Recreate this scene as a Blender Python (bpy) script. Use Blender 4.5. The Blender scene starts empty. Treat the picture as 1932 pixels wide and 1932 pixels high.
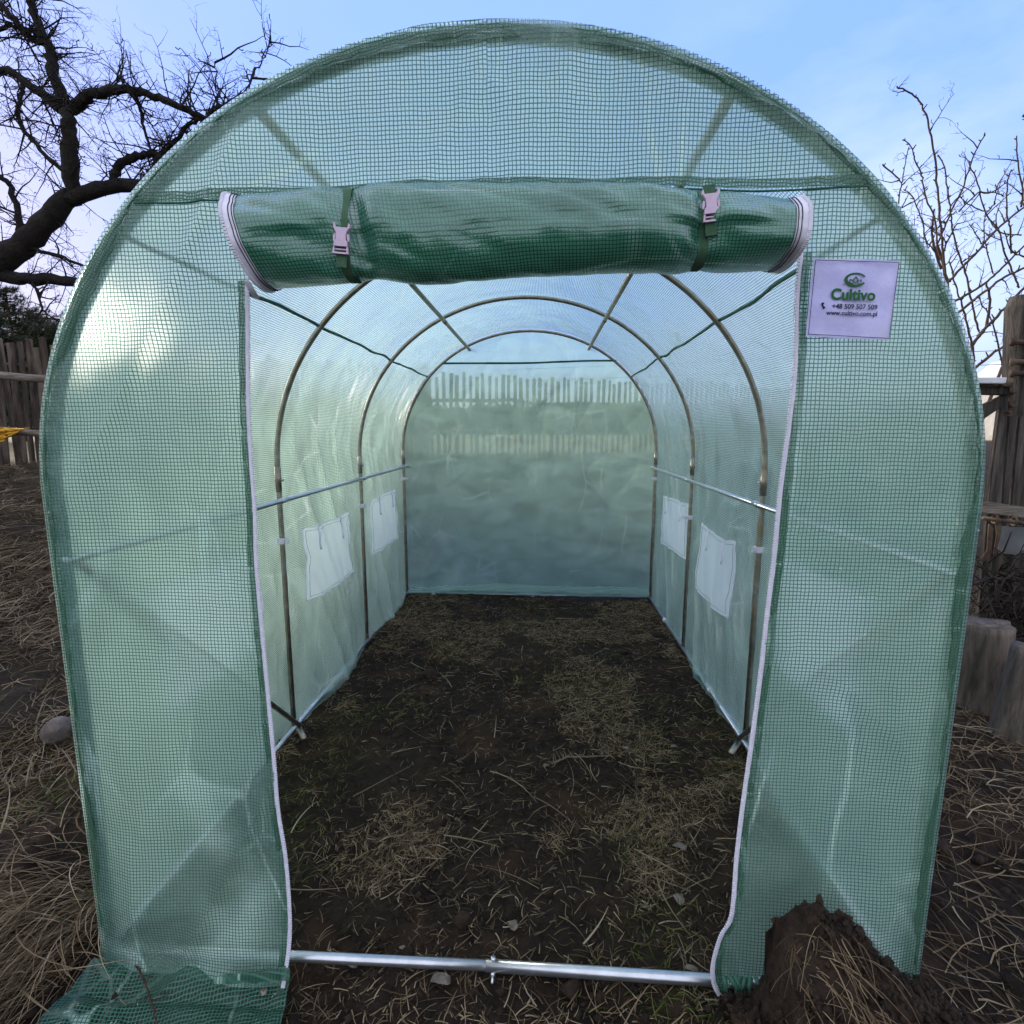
import bpy, bmesh, math, random
import numpy as np
from mathutils import Vector, Matrix
random.seed(7); rng = np.random.default_rng(11)
PI = math.pi; S = 1024/1932
C = bpy.context.scene.collection
sc = bpy.context.scene
# ------------------------------------------------------------------ camera, world, sun, exposure
CF, CX, CZ, PIT, YAW, ROLL = 531.7, .1079, 1.3123, .1491, .0556, .0016
fw = Vector((-math.sin(YAW)*math.cos(PIT), math.cos(YAW)*math.cos(PIT), -math.sin(PIT)))
rt = Vector((math.cos(YAW), math.sin(YAW), 0)); up = rt.cross(fw)
r2 = rt*math.cos(ROLL)+up*math.sin(ROLL); u2 = up*math.cos(ROLL)-rt*math.sin(ROLL)
cam = bpy.data.objects.new('camera', bpy.data.cameras.new('camera')); C.objects.link(cam)
cam.matrix_world = Matrix.Translation((CX, 0, CZ)) @ Matrix((r2, u2, -fw)).transposed().to_4x4()
cam.data.sensor_width = 36; cam.data.lens = CF/1024*36; cam.data.clip_end = 3000; cam.data.clip_start = .02
sc.camera = cam
SUN_EL, SUN_AZ = math.radians(14), math.radians(-50)       # azimuth from +Y towards +X
S = 1024/1932
def ray(u, v):
    a = (u*S-512)/CF; b = -(v*S-512)/CF
    return fw + r2*a + u2*b
world = bpy.data.worlds.new('World'); sc.world = world; world.use_nodes = True
wn, wl = world.node_tree.nodes, world.node_tree.links
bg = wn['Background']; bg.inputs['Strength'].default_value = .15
sky = wn.new('ShaderNodeTexSky'); sky.sky_type = 'NISHITA'; sky.sun_disc = False
sky.sun_elevation = SUN_EL; sky.sun_rotation = SUN_AZ; sky.air_density = 1.0; sky.dust_density = .3; sky.ozone_density = 2.2
tc = wn.new('ShaderNodeTexCoord'); mp = wn.new('ShaderNodeMapping'); mp.inputs['Scale'].default_value = (1.3, 1.3, 3.2)
mp.inputs['Rotation'].default_value = (.5, .3, .4)
cn = wn.new('ShaderNodeTexNoise'); cn.inputs['Scale'].default_value = 1.3; cn.inputs['Detail'].default_value = 7; cn.inputs['Roughness'].default_value = .55
cr0 = wn.new('ShaderNodeMapRange'); cr0.inputs[1].default_value = .40; cr0.inputs[2].default_value = .75; cr0.inputs[3].default_value = .0; cr0.inputs[4].default_value = 1.
dt = wn.new('ShaderNodeVectorMath'); dt.operation = 'DISTANCE'; cdir = ray(1660, 420).normalized(); dt.inputs[1].default_value = cdir
cd_ = wn.new('ShaderNodeMapRange'); cd_.inputs[1].default_value = .05; cd_.inputs[2].default_value = .42; cd_.inputs[3].default_value = .75; cd_.inputs[4].default_value = .04
cr = wn.new('ShaderNodeMath'); cr.operation = 'MULTIPLY'; wl.new(tc.outputs['Generated'], dt.inputs[0]); wl.new(dt.outputs['Value'], cd_.inputs[0]); wl.new(cr0.outputs[0], cr.inputs[0]); wl.new(cd_.outputs[0], cr.inputs[1])
hs = wn.new('ShaderNodeMixRGB'); hs.blend_type = 'MULTIPLY'; hs.inputs[0].default_value = 1; hs.inputs[2].default_value = (.92, .90, 1.34, 1)
cm = wn.new('ShaderNodeMixRGB'); cm.inputs[2].default_value = (2.3, 2.35, 2.6, 1)
wl.new(tc.outputs['Generated'], mp.inputs[0]); wl.new(mp.outputs[0], cn.inputs[0]); wl.new(cn.outputs[0], cr0.inputs[0])
bw = wn.new('ShaderNodeRGBToBW'); wl.new(sky.outputs[0], bw.inputs[0]); pwn = wn.new('ShaderNodeMath'); pwn.operation = 'POWER'; pwn.inputs[1].default_value = -.80; wl.new(bw.outputs[0], pwn.inputs[0])
gm = wn.new('ShaderNodeVectorMath'); gm.operation = 'SCALE'; wl.new(sky.outputs[0], gm.inputs[0]); wl.new(pwn.outputs[0], gm.inputs['Scale'])
wl.new(gm.outputs[0], hs.inputs[1]); wl.new(hs.outputs[0], cm.inputs[1]); wl.new(cr.outputs[0], cm.inputs[0]); # neutral fill light added to the unseen dome, above and behind the viewpoint
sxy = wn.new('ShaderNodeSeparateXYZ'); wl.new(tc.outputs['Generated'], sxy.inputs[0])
fill_ = wn.new('ShaderNodeMapRange'); fill_.interpolation_type = 'SMOOTHSTEP'; fill_.inputs[1].default_value = .52; fill_.inputs[2].default_value = .05; fill_.inputs[3].default_value = 0; fill_.inputs[4].default_value = .8; wl.new(sxy.outputs[1], fill_.inputs[0])
cm2 = wn.new('ShaderNodeMixRGB'); cm2.inputs[2].default_value = (2.5, 2.58, 2.7, 1); wl.new(fill_.outputs[0], cm2.inputs[0]); wl.new(cm.outputs[0], cm2.inputs[1]); wl.new(cm2.outputs[0], bg.inputs[0])
sun = bpy.data.objects.new('sun', bpy.data.lights.new('sun', 'SUN')); C.objects.link(sun)
sun.data.energy = 1.5; sun.data.angle = math.radians(10); sun.data.color = (1, .9, .76)
sdir = Vector((math.sin(SUN_AZ)*math.cos(SUN_EL), math.cos(SUN_AZ)*math.cos(SUN_EL), math.sin(SUN_EL)))
sun.rotation_euler = sdir.to_track_quat('Z', 'Y').to_euler()
sc.view_settings.view_transform = 'Standard'; sc.view_settings.look = 'None'; sc.view_settings.gamma = 1
sc.view_settings.exposure = 2.0
sc.render.engine = 'CYCLES'
cy = sc.cycles
cy.max_bounces = 10; cy.transparent_max_bounces = 24; cy.transmission_bounces = 8; cy.diffuse_bounces = 4; cy.glossy_bounces = 4
cy.sample_clamp_indirect = 4; cy.use_denoising = True
try: cy.denoiser = 'OPENIMAGEDENOISE'
except Exception: pass

# ------------------------------------------------------------------ helpers
def ray(u, v):
    a = (u*S-512)/CF; b = -(v*S-512)/CF
    return fw + r2*a + u2*b
CP = Vector((CX, 0, CZ))
def pix(u, v, Y):            # point of the place at distance Y seen at (u,v)
    d = ray(u, v); return CP + d*(Y/d.y)
def pixz(u, v, z=0):
    d = ray(u, v); return CP + d*((z-CZ)/d.z)
def vn(x, y, seed=0):        # smooth value noise, numpy, -1..1
    x = np.asarray(x, float); y = np.asarray(y, float)
    xi = np.floor(x).astype(np.int64); yi = np.floor(y).astype(np.int64)
    fx = x-xi; fy = y-yi; fx = fx*fx*(3-2*fx); fy = fy*fy*(3-2*fy)
    def h(a, b):
        n = (a*374761393 + b*668265263 + seed*362437) & 0xffffffff
        n = ((n ^ (n >> 13))*1274126177) & 0xffffffff
        n = (n ^ (n >> 16)) & 0xffff
        return n/32767.5-1
    return (h(xi, yi)*(1-fx)+h(xi+1, yi)*fx)*(1-fy)+(h(xi, yi+1)*(1-fx)+h(xi+1, yi+1)*fx)*fy
def fbm(x, y, seed=0, o=4):
    s = 0; a = 1
    for i in range(o): s = s+a*vn(x*2**i+i*7.3, y*2**i-i*3.1, seed+i); a *= .5
    return s
def sstep(a, b, x):
    t = np.clip((x-a)/(b-a), 0, 1); return t*t*(3-2*t)
def tag(o, label=None, cat=None, group=None, kind=None):
    if label: o['label'] = label
    if cat: o['category'] = cat
    if group: o['group'] = group
    if kind: o['kind'] = kind
    return o
def empty(name, loc=(0, 0, 0)):
    o = bpy.data.objects.new(name, None); o.location = loc; o.empty_display_size = .1; C.objects.link(o)
    bpy.context.view_layer.update(); return o
def link(name, me, mat, parent=None, smooth=True):
    if mat: me.materials.append(mat)
    if smooth and len(me.polygons): me.polygons.foreach_set('use_smooth', [True]*len(me.polygons))
    o = bpy.data.objects.new(name, me); C.objects.link(o)
    if parent is not None:
        o.parent = parent; o.matrix_parent_inverse = parent.matrix_world.inverted()
    return o
def grid(name, P, UV, mat, parent=None, closed=False):
    nu, nv = P.shape[:2]; me = bpy.data.meshes.new(name)
    idx = np.arange(nu*nv).reshape(nu, nv)
    if closed: idx = np.concatenate([idx, idx[:1]], 0)
    f = np.stack([idx[:-1, :-1], idx[1:, :-1], idx[1:, 1:], idx[:-1, 1:]], -1).reshape(-1, 4)
    me.from_pydata(P.reshape(-1, 3).tolist(), [], f.tolist())
    if UV is not None:
        uv = me.uv_layers.new(name='UVMap')
        if closed:
            UV = np.concatenate([UV, UV[:1]+0], 0); 
            k = np.arange((nu+1)*nv).reshape(nu+1, nv)
            ff = np.stack([k[:-1, :-1], k[1:, :-1], k[1:, 1:], k[:-1, 1:]], -1).reshape(-1)
            UV[-1, :, 0] = UV[-2, :, 0]+(UV[1, :, 0]-UV[0, :, 0])
            uv.data.foreach_set('uv', UV.reshape(-1, 2)[ff].ravel())
        else: uv.data.foreach_set('uv', UV.reshape(-1, 2)[f.reshape(-1)].ravel())
    me.update()
    return link(name, me, mat, parent)
class MB:
    def __init__(s): s.v = []; s.f = []; s.uv = []
    def tube(s, pts, rad, n=6, cap=True):
        pts = [Vector(p) for p in pts]; k = len(pts)
        if not hasattr(rad, '__len__'): rad = [rad]*k
        b = len(s.v); ref = None
        for i, p in enumerate(pts):
            d = (pts[min(i+1, k-1)]-pts[max(i-1, 0)])
            if d.length < 1e-9: d = Vector((0, 0, 1))
            d.normalize()
            if ref is None: ref = d.orthogonal().normalized()
            ref = (ref-d*ref.dot(d))
            ref = ref.normalized() if ref.length > 1e-6 else d.orthogonal().normalized()
            q = d.cross(ref)
            for j in range(n):
                a = 2*PI*j/n; s.v.append(p+(ref*math.cos(a)+q*math.sin(a))*rad[i])
        for i in range(k-1):
            for j in range(n):
                j2 = (j+1) % n
                s.f.append((b+i*n+j, b+i*n+j2, b+(i+1)*n+j2, b+(i+1)*n+j))
        if cap and n > 2:
            s.f.append(tuple(b+j for j in reversed(range(n)))); s.f.append(tuple(b+(k-1)*n+j for j in range(n)))
        return s
    def box(s, c, size, R=None, jit=0):
        b = len(s.v); c = Vector(c)
        for x in (-.5, .5):
            for y in (-.5, .5):
                for z in (-.5, .5):
                    p = Vector((x*size[0], y*size[1], z*size[2]))
                    if jit: p += Vector((random.uniform(-jit, jit) for _ in range(3)))
                    if R: p = R @ p
                    s.v.append(c+p)
        for f in ((0, 1, 3, 2), (4, 6, 7, 5), (0, 4, 5, 1), (2, 3, 7, 6), (0, 2, 6, 4), (1, 5, 7, 3)): s.f.append(tuple(b+i for i in f))
        return s
    def prism(s, poly, d):      # poly: list of 3D points (planar outline), d: extrusion vector
        b = len(s.v); n = len(poly); d = Vector(d)
        s.v += [Vector(p) for p in poly]+[Vector(p)+d for p in poly]
        s.f.append(tuple(b+i for i in range(n))); s.f.append(tuple(b+n+i for i in reversed(range(n))))
        for i in range(n):
            j = (i+1) % n; s.f.append((b+j, b+i, b+n+i, b+n+j))
        return s
    def build(s, name, mat, parent=None, smooth=True, bevel=0):
        me = bpy.data.meshes.new(name); me.from_pydata([tuple(p) for p in s.v], [], s.f); me.update()
        if bevel:
            bm = bmesh.new(); bm.from_mesh(me); bmesh.ops.recalc_face_normals(bm, faces=bm.faces)
            bmesh.ops.bevel(bm, geom=list(bm.edges), offset=bevel, segments=2, affect='EDGES', clamp_overlap=True)
            bm.to_mesh(me); bm.free(); smooth = False
        return link(name, me, mat, parent, smooth)

# ------------------------------------------------------------------ materials
class NT:
    def __init__(s, name):
        s.m = bpy.data.materials.new(name); s.m.use_nodes = True; s.n = s.m.node_tree.nodes; s.l = s.m.node_tree.links
        s.n.clear(); s.out = s.n.new('ShaderNodeOutputMaterial')
    def add(s, t, **k):
        n = s.n.new(t)
        for a, b in k.items():
            if a.startswith('_'): setattr(n, a[1:], b)
            else:
                key = int(a[1:]) if a[0] == 'i' and a[1:].isdigit() else a.replace('__', ' ')
                if hasattr(b, 'is_output'): s.l.new(b, n.inputs[key])
                elif isinstance(b, bpy.types.Node): s.l.new(b.outputs[0], n.inputs[key])
                else: n.inputs[key].default_value = b
        return n
    def mth(s, op, a, b=0, c=None):
        k = dict(i0=a, i1=b)
        if c is not None: k['i2'] = c
        return s.add('ShaderNodeMath', _operation=op, **k)
    def noise(s, vec, scale, detail=5, rough=.55, dist=0):
        return s.add('ShaderNodeTexNoise', Vector=vec, Scale=scale, Detail=detail, Roughness=rough, Distortion=dist)
    def mr(s, v, a, b, c=0., d=1.): return s.add('ShaderNodeMapRange', i0=v, i1=a, i2=b, i3=c, i4=d)
    def mixc(s, f, a, b): return s.add('ShaderNodeMixRGB', i0=f, i1=a, i2=b)
    def mixs(s, f, a, b): return s.add('ShaderNodeMixShader', i0=f, i1=a, i2=b)
    def fin(s, sh): s.l.new(sh.outputs[0], s.out.inputs[0]); return s.m
def c4(r, g, b): return (r, g, b, 1)
def noisy(name, c1, c2, scale=8, rough=.8, bump=.3, bscale=None, c3=None, stretch=(1, 1, 1), metal=0, spec=.3, detail=8, bdist=.01):
    t = NT(name); co = t.add('ShaderNodeTexCoord'); mpn = t.add('ShaderNodeMapping', Scale=stretch)
    t.l.new(co.outputs['Object'], mpn.inputs[0])
    n1 = t.noise(mpn, scale, detail, .62, .3); f = t.mr(n1, .35, .65)
    col = t.mixc(f, c4(*c1), c4(*c2))
    if c3:
        n2 = t.noise(mpn, scale*.37, 4); col = t.mixc(t.mr(n2, .5, .68), col, c4(*c3))
    nb = t.noise(mpn, bscale or scale*3, 8, .65)
    bp = t.add('ShaderNodeBump', Strength=bump, Distance=bdist, Height=nb)
    p = t.add('ShaderNodeBsdfPrincipled', Roughness=rough, Metallic=metal)
    p.inputs['Specular IOR Level'].default_value = spec
    t.l.new(col.outputs[0], p.inputs['Base Color']); t.l.new(bp.outputs[0], p.inputs['Normal'])
    return t.fin(p)
def film(name, film_a=.24, film_r=.34, trans=.30, thread=(.020, .048, .038), tint=(.95, .99, .96), pitch=.0078, lw=.15, gloss=.10, grough=.22, refr=.55, wob=.0012, bump=.75, dfrac=.3, body=(.70, .94, .82), crease=.75):
    t = NT(name); co = t.add('ShaderNodeTexCoord'); uv = co.outputs['UV']
    nn = t.add('ShaderNodeTexNoise', Vector=uv, Scale=22., Detail=2.)
    off = t.add('ShaderNodeVectorMath', _operation='SUBTRACT', i0=nn.outputs['Color'], i1=(.5, .5, .5))
    off = t.add('ShaderNodeVectorMath', _operation='SCALE', i0=off.outputs[0]); off.inputs['Scale'].default_value = wob*4
    ad = t.add('ShaderNodeVectorMath', _operation='ADD', i0=uv, i1=off.outputs[0])
    sep = t.add('ShaderNodeSeparateXYZ', i0=ad.outputs[0])
    def line(s):
        a = t.mth('MULTIPLY', s, 1/pitch); a = t.mth('FRACT', a); a = t.mth('SUBTRACT', a, .5); a = t.mth('ABSOLUTE', a)
        return t.mth('SUBTRACT', .5, a)          # 0 at thread
    lx, ly = line(sep.outputs[0]), line(sep.outputs[1])
    d = t.mth('MINIMUM', lx, ly)
    mask = t.mr(d, lw*.62, lw*1.1, 1., 0.)
    # pillowed cells + crumple bump
    nb = t.add('ShaderNodeTexNoise', Vector=uv, Scale=60., Detail=4.)
    n2 = t.add('ShaderNodeTexNoise', Vector=uv, Scale=9., Detail=3., Distortion=1.2)
    hgt = t.mth('ADD', t.mth('MULTIPLY', t.mr(d, 0, .3, 1., 0.), .0011), t.mth('ADD', t.mth('MULTIPLY', nb, .0012), t.mth('MULTIPLY', n2, .006)))
    bp = t.add('ShaderNodeBump', Strength=bump, Distance=1., Height=hgt)
    bps = t.add('ShaderNodeBump', Strength=bump*1.3, Distance=1., Height=hgt)
    geo = t.add('ShaderNodeNewGeometry')
    ior = t.mr(geo.outputs['Backfacing'], 0, 1, 1.11, 1/1.11)
    tr = t.add('ShaderNodeBsdfTransparent', Color=c4(*[min(1, c**.45) for c in tint]))
    rf = t.add('ShaderNodeBsdfRefraction', Color=c4(*[min(1, c**.55) for c in tint]), Roughness=refr, IOR=ior)
    tl = t.add('ShaderNodeBsdfTranslucent', Color=c4(*body), Normal=bp)
    df = t.add('ShaderNodeBsdfDiffuse', Color=c4(*body), Normal=bp)
    # streaky milky scuffs
    ns = t.add('ShaderNodeTexNoise', Vector=t.add('ShaderNodeMapping', Vector=uv, Scale=(2.2, 5., 1.)).outputs[0], Scale=1.6, Detail=5., Distortion=.8)
    # stress-whitened crease lines left from packing
    dn = t.add('ShaderNodeTexNoise', Vector=uv, Scale=2.3, Detail=2.)
    du = t.add('ShaderNodeVectorMath', _operation='SCALE', i0=dn.outputs['Color']); du.inputs['Scale'].default_value = .12
    ua = t.add('ShaderNodeVectorMath', _operation='ADD', i0=uv, i1=du.outputs[0])
    vo = t.add('ShaderNodeTexVoronoi', _feature='DISTANCE_TO_EDGE', Vector=t.add('ShaderNodeMapping', Vector=ua.outputs[0], Rotation=(0, 0, .6), Scale=(4.2, 1.7, 1.)).outputs[0], Scale=1.)
    mk = t.add('ShaderNodeTexNoise', Vector=uv, Scale=3.1, Detail=3.)
    v2 = t.add('ShaderNodeTexVoronoi', _feature='DISTANCE_TO_EDGE', Vector=t.add('ShaderNodeMapping', Vector=ua.outputs[0], Rotation=(0, 0, -.5), Scale=(9., 6., 1.)).outputs[0], Scale=1.)
    mk2 = t.add('ShaderNodeTexNoise', Vector=uv, Scale=1.9, Detail=3.)
    cr_ = t.mth('MAXIMUM', t.mth('MULTIPLY', t.mr(vo, .005, .020, 1., 0.), t.mr(mk, .47, .58)), t.mth('MULTIPLY', t.mr(v2, .012, .035, .6, 0.), t.mr(mk2, .54, .68)))
    base = t.mixs(film_r/(film_a+film_r), tr, rf)
    scat = t.mixs(1-dfrac, df, tl)
    fs = t.mixs(t.mr(ns, .3, .72, (1-film_a-film_r)*.7, (1-film_a-film_r)*1.35), base, scat)
    ttr = t.add('ShaderNodeBsdfTranslucent', Color=c4(*[min(1, x*2.6) for x in thread])); tdf = t.add('ShaderNodeBsdfDiffuse', Color=c4(*[min(1, x*5.5) for x in thread]))
    ttp = t.add('ShaderNodeBsdfTransparent', Color=c4(*[min(1, x*5) for x in thread]))
    ts = t.mixs(.18, t.mixs(.58, ttr, tdf), ttp)
    wh = t.mixs(.6, t.add('ShaderNodeBsdfDiffuse', Color=c4(.62, .80, .72)), t.add('ShaderNodeBsdfTranslucent', Color=c4(.80, .95, .88)))
    fs = t.mixs(t.mth('MULTIPLY', cr_, crease), fs, wh)
    sh = t.mixs(mask, fs, ts)
    lwt = t.add('ShaderNodeFresnel', IOR=t.mr(geo.outputs['Backfacing'], 0, 1, 1.45, 1/1.45), Normal=bps)
    gl = t.add('ShaderNodeBsdfGlossy', Color=c4(.9, .95, 1.), Roughness=grough, Normal=bps)
    g = t.mth('MINIMUM', t.mth('MULTIPLY', lwt, gloss*10), .6)
    return t.fin(t.mixs(g, sh, gl))
M = {}
M['film'] = film('reinforced_film')
M['side'] = film('side_film', film_a=.20, film_r=.34, refr=.45, lw=.13, body=(.70, .98, .82), dfrac=.08)
M['back'] = film('back_film', film_a=.43, film_r=.25, lw=.12, refr=.32, body=(.68, .98, .76), tint=(.84, 1., .87), dfrac=.2, crease=.25)
M['panel'] = film('front_film', film_a=.26, film_r=.44, refr=.52, dfrac=.12, lw=.135)
M['roll'] = film('rolled_film', film_a=.08, film_r=.08, body=(.09, .30, .19), tint=(.35, .7, .5), lw=.16, gloss=.21, grough=.17, thread=(.006, .03, .022), bump=.28, dfrac=.7)
M['hem'] = film('hem_film', film_a=.42, film_r=.10, body=(.10, .24, .15), thread=(.010, .032, .020), lw=.25, pitch=.0062, wob=.004)
M['edge'] = film('edge_film', film_a=.55, film_r=.08, body=(.25, .5, .38), lw=.15, gloss=.12)
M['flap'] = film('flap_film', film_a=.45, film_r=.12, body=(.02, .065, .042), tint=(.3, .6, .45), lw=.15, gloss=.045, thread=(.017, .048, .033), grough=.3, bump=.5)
M['seam'] = noisy('seam_cord', (.015, .07, .045), (.03, .13, .09), 60, .7, .4)
M['steel'] = noisy('galvanised_steel', (.42, .385, .34), (.24, .21, .18), 25, .36, .06, 120, (.32, .25, .18), metal=.9, spec=.5)
M['steel2'] = noisy('bright_steel', (.62, .64, .68), (.50, .52, .56), 25, .28, .05, 120, metal=.9, spec=.5)
M['white'] = noisy('white_plastic', (.72, .70, .80), (.60, .58, .68), 80, .5, .1)
M['lilac'] = noisy('buckle_plastic', (.62, .48, .62), (.56, .43, .56), 90, .4, .1)
M['strap'] = noisy('webbing', (.045, .11, .06), (.07, .15, .09), 300, .8, .5)
M['ink'] = noisy('dark_thread', (.012, .012, .03), (.02, .02, .04), 90, .8, 0)
M['green_ink'] = noisy('green_ink', (.012, .10, .02), (.016, .13, .03), 90, .7, 0)
M['tarp'] = noisy('yellow_tarp', (.55, .30, .02), (.38, .19, .015), 9, .5, .5, 20)
M['stone'] = noisy('stone', (.15, .12, .105), (.08, .065, .06), 20, .85, .8, 60, (.24, .20, .17))
M['bark'] = noisy('bark', (.020, .014, .012), (.008, .006, .0055), 14, .95, 1., 30, (.030, .026, .02), bdist=.03)
M['twig'] = noisy('twig_bark', (.016, .011, .010), (.009, .007, .006), 12, .9, .4)
M['shrubbark'] = noisy('shrub_bark', (.085, .055, .036), (.035, .023, .017), 25, .85, .4)
M['wood'] = noisy('weathered_wood', (.12, .10, .085), (.030, .024, .021), 7, .9, 1., 30, (.20, .175, .15), stretch=(7, 7, .6), bdist=.04)
M['woodh'] = noisy('weathered_rail', (.24, .20, .17), (.09, .075, .06), 6, .9, 1., 20, stretch=(.8, 6, 6), bdist=.015)
M['picket'] = noisy('old_pickets', (.075, .055, .042), (.018, .013, .011), 4, .95, 1., 12, (.19, .15, .12), stretch=(5, 5, .7), bdist=.02)
M['logend'] = noisy('cut_log', (.20, .16, .13), (.06, .05, .045), 6, .9, 1., 20, stretch=(5, 5, .8), bdist=.02)
M['rust'] = noisy('rusty_iron', (.10, .055, .035), (.035, .028, .028), 20, .8, .7, 60, (.16, .12, .08), metal=.3)
M['sheet'] = noisy('grey_sheet_metal', (.17, .18, .19), (.12, .13, .14), 8, .45, .2, 30, (.09, .08, .08), metal=.6)
M['roofwhite'] = noisy('pale_sheet', (.6, .6, .64), (.45, .45, .5), 8, .6, .2)
M['clod'] = noisy('clod_soil', (.070, .043, .027), (.020, .0125, .0085), 30, .98, 1., 90, (.045, .028, .019), bdist=.03)
M['leaf'] = noisy('dead_leaf', (.24, .20, .17), (.10, .075, .06), 60, .8, .5)
M['pine'] = noisy('pine_needles', (.020, .032, .020), (.045, .055, .035), 3, .8, .3)
M['pinebark'] = noisy('pine_bark', (.10, .06, .045), (.05, .035, .03), 6, .9, .5)
M['wall'] = noisy('plaster', (.4, .38, .35), (.3, .28, .26), 3, .9, .2)
def straw(name, cols, tl=.25):
    t = NT(name); at = t.add('ShaderNodeAttribute', _attribute_name='tone')
    r = t.add('ShaderNodeValToRGB', i0=at.outputs['Fac']); e = r.color_ramp.elements
    e[0].position = 0; e[0].color = c4(*cols[0]); e[1].position = 1; e[1].color = c4(*cols[-1])
    for i, c in enumerate(cols[1:-1]): x = e.new((i+1)/(len(cols)-1)); x.color = c4(*c)
    d = t.add('ShaderNodeBsdfDiffuse', Color=r.outputs[0]); l = t.add('ShaderNodeBsdfTranslucent', Color=r.outputs[0])
    return t.fin(t.mixs(tl, d, l))
M['straw'] = straw('straw', [(.045, .030, .019), (.15, .108, .066), (.29, .22, .14), (.42, .35, .24)])
M['grass'] = straw('grass', [(.035, .042, .012), (.06, .085, .022), (.11, .125, .035), (.20, .17, .07)])
M['needles'] = straw('needles', [(.016, .024, .016), (.040, .052, .032), (.080, .088, .058), (.13, .13, .10)])
def ground_mat():
    t = NT('ground_soil'); co = t.add('ShaderNodeTexCoord'); v = co.outputs['Object']
    a = t.noise(v, 3.2, 9, .62); b = t.noise(v, 24., 9, .68); c = t.noise(v, 160., 5, .6)
    col = t.mixc(t.mr(b, .34, .66), c4(.011, .0080, .0062), c4(.034, .0245, .018))
    col = t.mixc(t.mr(a, .52, .66), col, c4(.055, .032, .019))
    col = t.mixc(t.mr(c, .66, .74, 0, .8), col, c4(.09, .075, .06))
    at = t.add('ShaderNodeAttribute', _attribute_name='turf')
    g1 = t.noise(v, 1.1, 6); g2 = t.noise(v, 40., 6)
    gc = t.mixc(t.mr(g1, .35, .65), c4(.075, .055, .038), c4(.045, .048, .022)); gc = t.mixc(t.mr(g2, .3, .7), gc, c4(.028, .022, .016))
    sp = t.add('ShaderNodeSeparateXYZ', i0=v)
    far = t.mixc(t.mr(g1, .35, .65), c4(.26, .20, .11), c4(.18, .15, .08))
    at2 = t.add('ShaderNodeAttribute', _attribute_name='field')
    f = t.mth('MULTIPLY', at.outputs['Fac'], t.mr(t.noise(v, 5., 6), .36, .56, .35, 1.))
    col = t.mixc(f, col, gc); col = t.mixc(at2.outputs['Fac'], col, far)
    h = t.mth('ADD', t.mth('MULTIPLY', b, .045), t.mth('MULTIPLY', c, .006))
    bp = t.add('ShaderNodeBump', Strength=1., Distance=.8, Height=h)
    p = t.add('ShaderNodeBsdfPrincipled', Roughness=.93); p.inputs['Specular IOR Level'].default_value = .10
    t.l.new(col.outputs[0], p.inputs['Base Color']); t.l.new(bp.outputs[0], p.inputs['Normal'])
    return t.fin(p)
M['ground'] = ground_mat()

# ------------------------------------------------------------------ ground
RF = .979; DH = .022          # the front ring stands slightly inside
HY = [1.12, 2.142, 3.147, 4.154]; L0, H0 = 1.165, 2.083
FENCE = [(-12., 4.6), (-6.7, 7.3), (-2.1, 10.6), (2.2, 12.2), (9.5, 16.)]
def fence_y(x):
    return np.interp(x, [p[0] for p in FENCE], [p[1] for p in FENCE], left=3.5, right=34)
def gh(x, y):
    x = np.asarray(x, float); y = np.asarray(y, float)
    dx = np.maximum(np.abs(x)-1.05, 0); out = np.sqrt(dx**2+np.maximum(y-4.3, 0)**2+np.maximum(.95-y, 0)**2)
    side = np.where(x < 0, 1., .35+.65*sstep(4.2, 9, y))
    z = .84*sstep(1.2, 6.5, out)*(side*.9+.1)
    z = z+.10*sstep(0.05, .35, out)*sstep(0, -.5, -(-x-1.0))*0
    # spoil bank along the left outside wall, dug edge in front right
    z = z+.13*np.exp(-((x+1.42)/.26)**2)*sstep(4.2, 2.8, y)*sstep(.2, 1.2, y)
    z = z+.10*np.exp(-((x-.80)/.20)**2-((y-.93)/.17)**2)-.06*np.exp(-((x-1.15)/.18)**2-((y-.9)/.3)**2)
    z = z+.035*np.exp(-((x+.97)/.06)**2-((y-1.85)/.25)**2)+.018*np.exp(-((x+.96)/.06)**2-((y-3.5)/.2)**2)+.02*np.exp(-((x-.98)/.05)**2-((y-3.7)/.3)**2)
    inside = (np.abs(x) < 1.02) & (y > 1.1) & (y < 4.2)
    amp = np.where(inside, .016, .028)*(1+.6*sstep(1, 5, out))
    z = z+amp*fbm(x*1.7, y*1.7, 3, 3)+np.where(inside, .008, .015)*fbm(x*11, y*11, 9, 4)*sstep(12, 4, out)+.0030*fbm(x*40, y*40, 19, 2)*sstep(3, 1, out)
    z = z-.012*np.exp(-((np.abs(x)-1.0)/.06)**2)*(y > 1.0)*(y < 4.3)
    return z-.012
def axis(lo, hi, fine_lo, fine_hi, step, grow=1.12):
    a = list(np.arange(fine_lo, fine_hi+1e-6, step)); s = step
    while a[-1] < hi: s *= grow; a.append(a[-1]+s)
    s = step
    while a[0] > lo: s *= grow; a.insert(0, a[0]-s)
    return np.array(a)
gx = axis(-400, 400, -2.0, 2.0, .0115, 1.055); gy = axis(-60, 700, .85, 4.4, .0125, 1.055)
GX, GY = np.meshgrid(gx, gy, indexing='ij')
go = grid('ground', np.stack([GX, GY, gh(GX, GY)], -1), None, M['ground']); tag(go, 'dark damp garden soil with patches of dry and green grass', 'ground', kind='structure')
outm = np.sqrt(np.maximum(np.abs(GX)-1.25, 0)**2+np.maximum(GY-4.5, 0)**2)
turf = sstep(.25, 1.6, outm)*.9+.35*sstep(0, .5, fbm(GX*2, GY*2, 41, 3))*(outm < .3)
at = go.data.attributes.new('turf', 'FLOAT', 'POINT'); at.data.foreach_set('value', turf.ravel().astype(np.float32))
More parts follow.
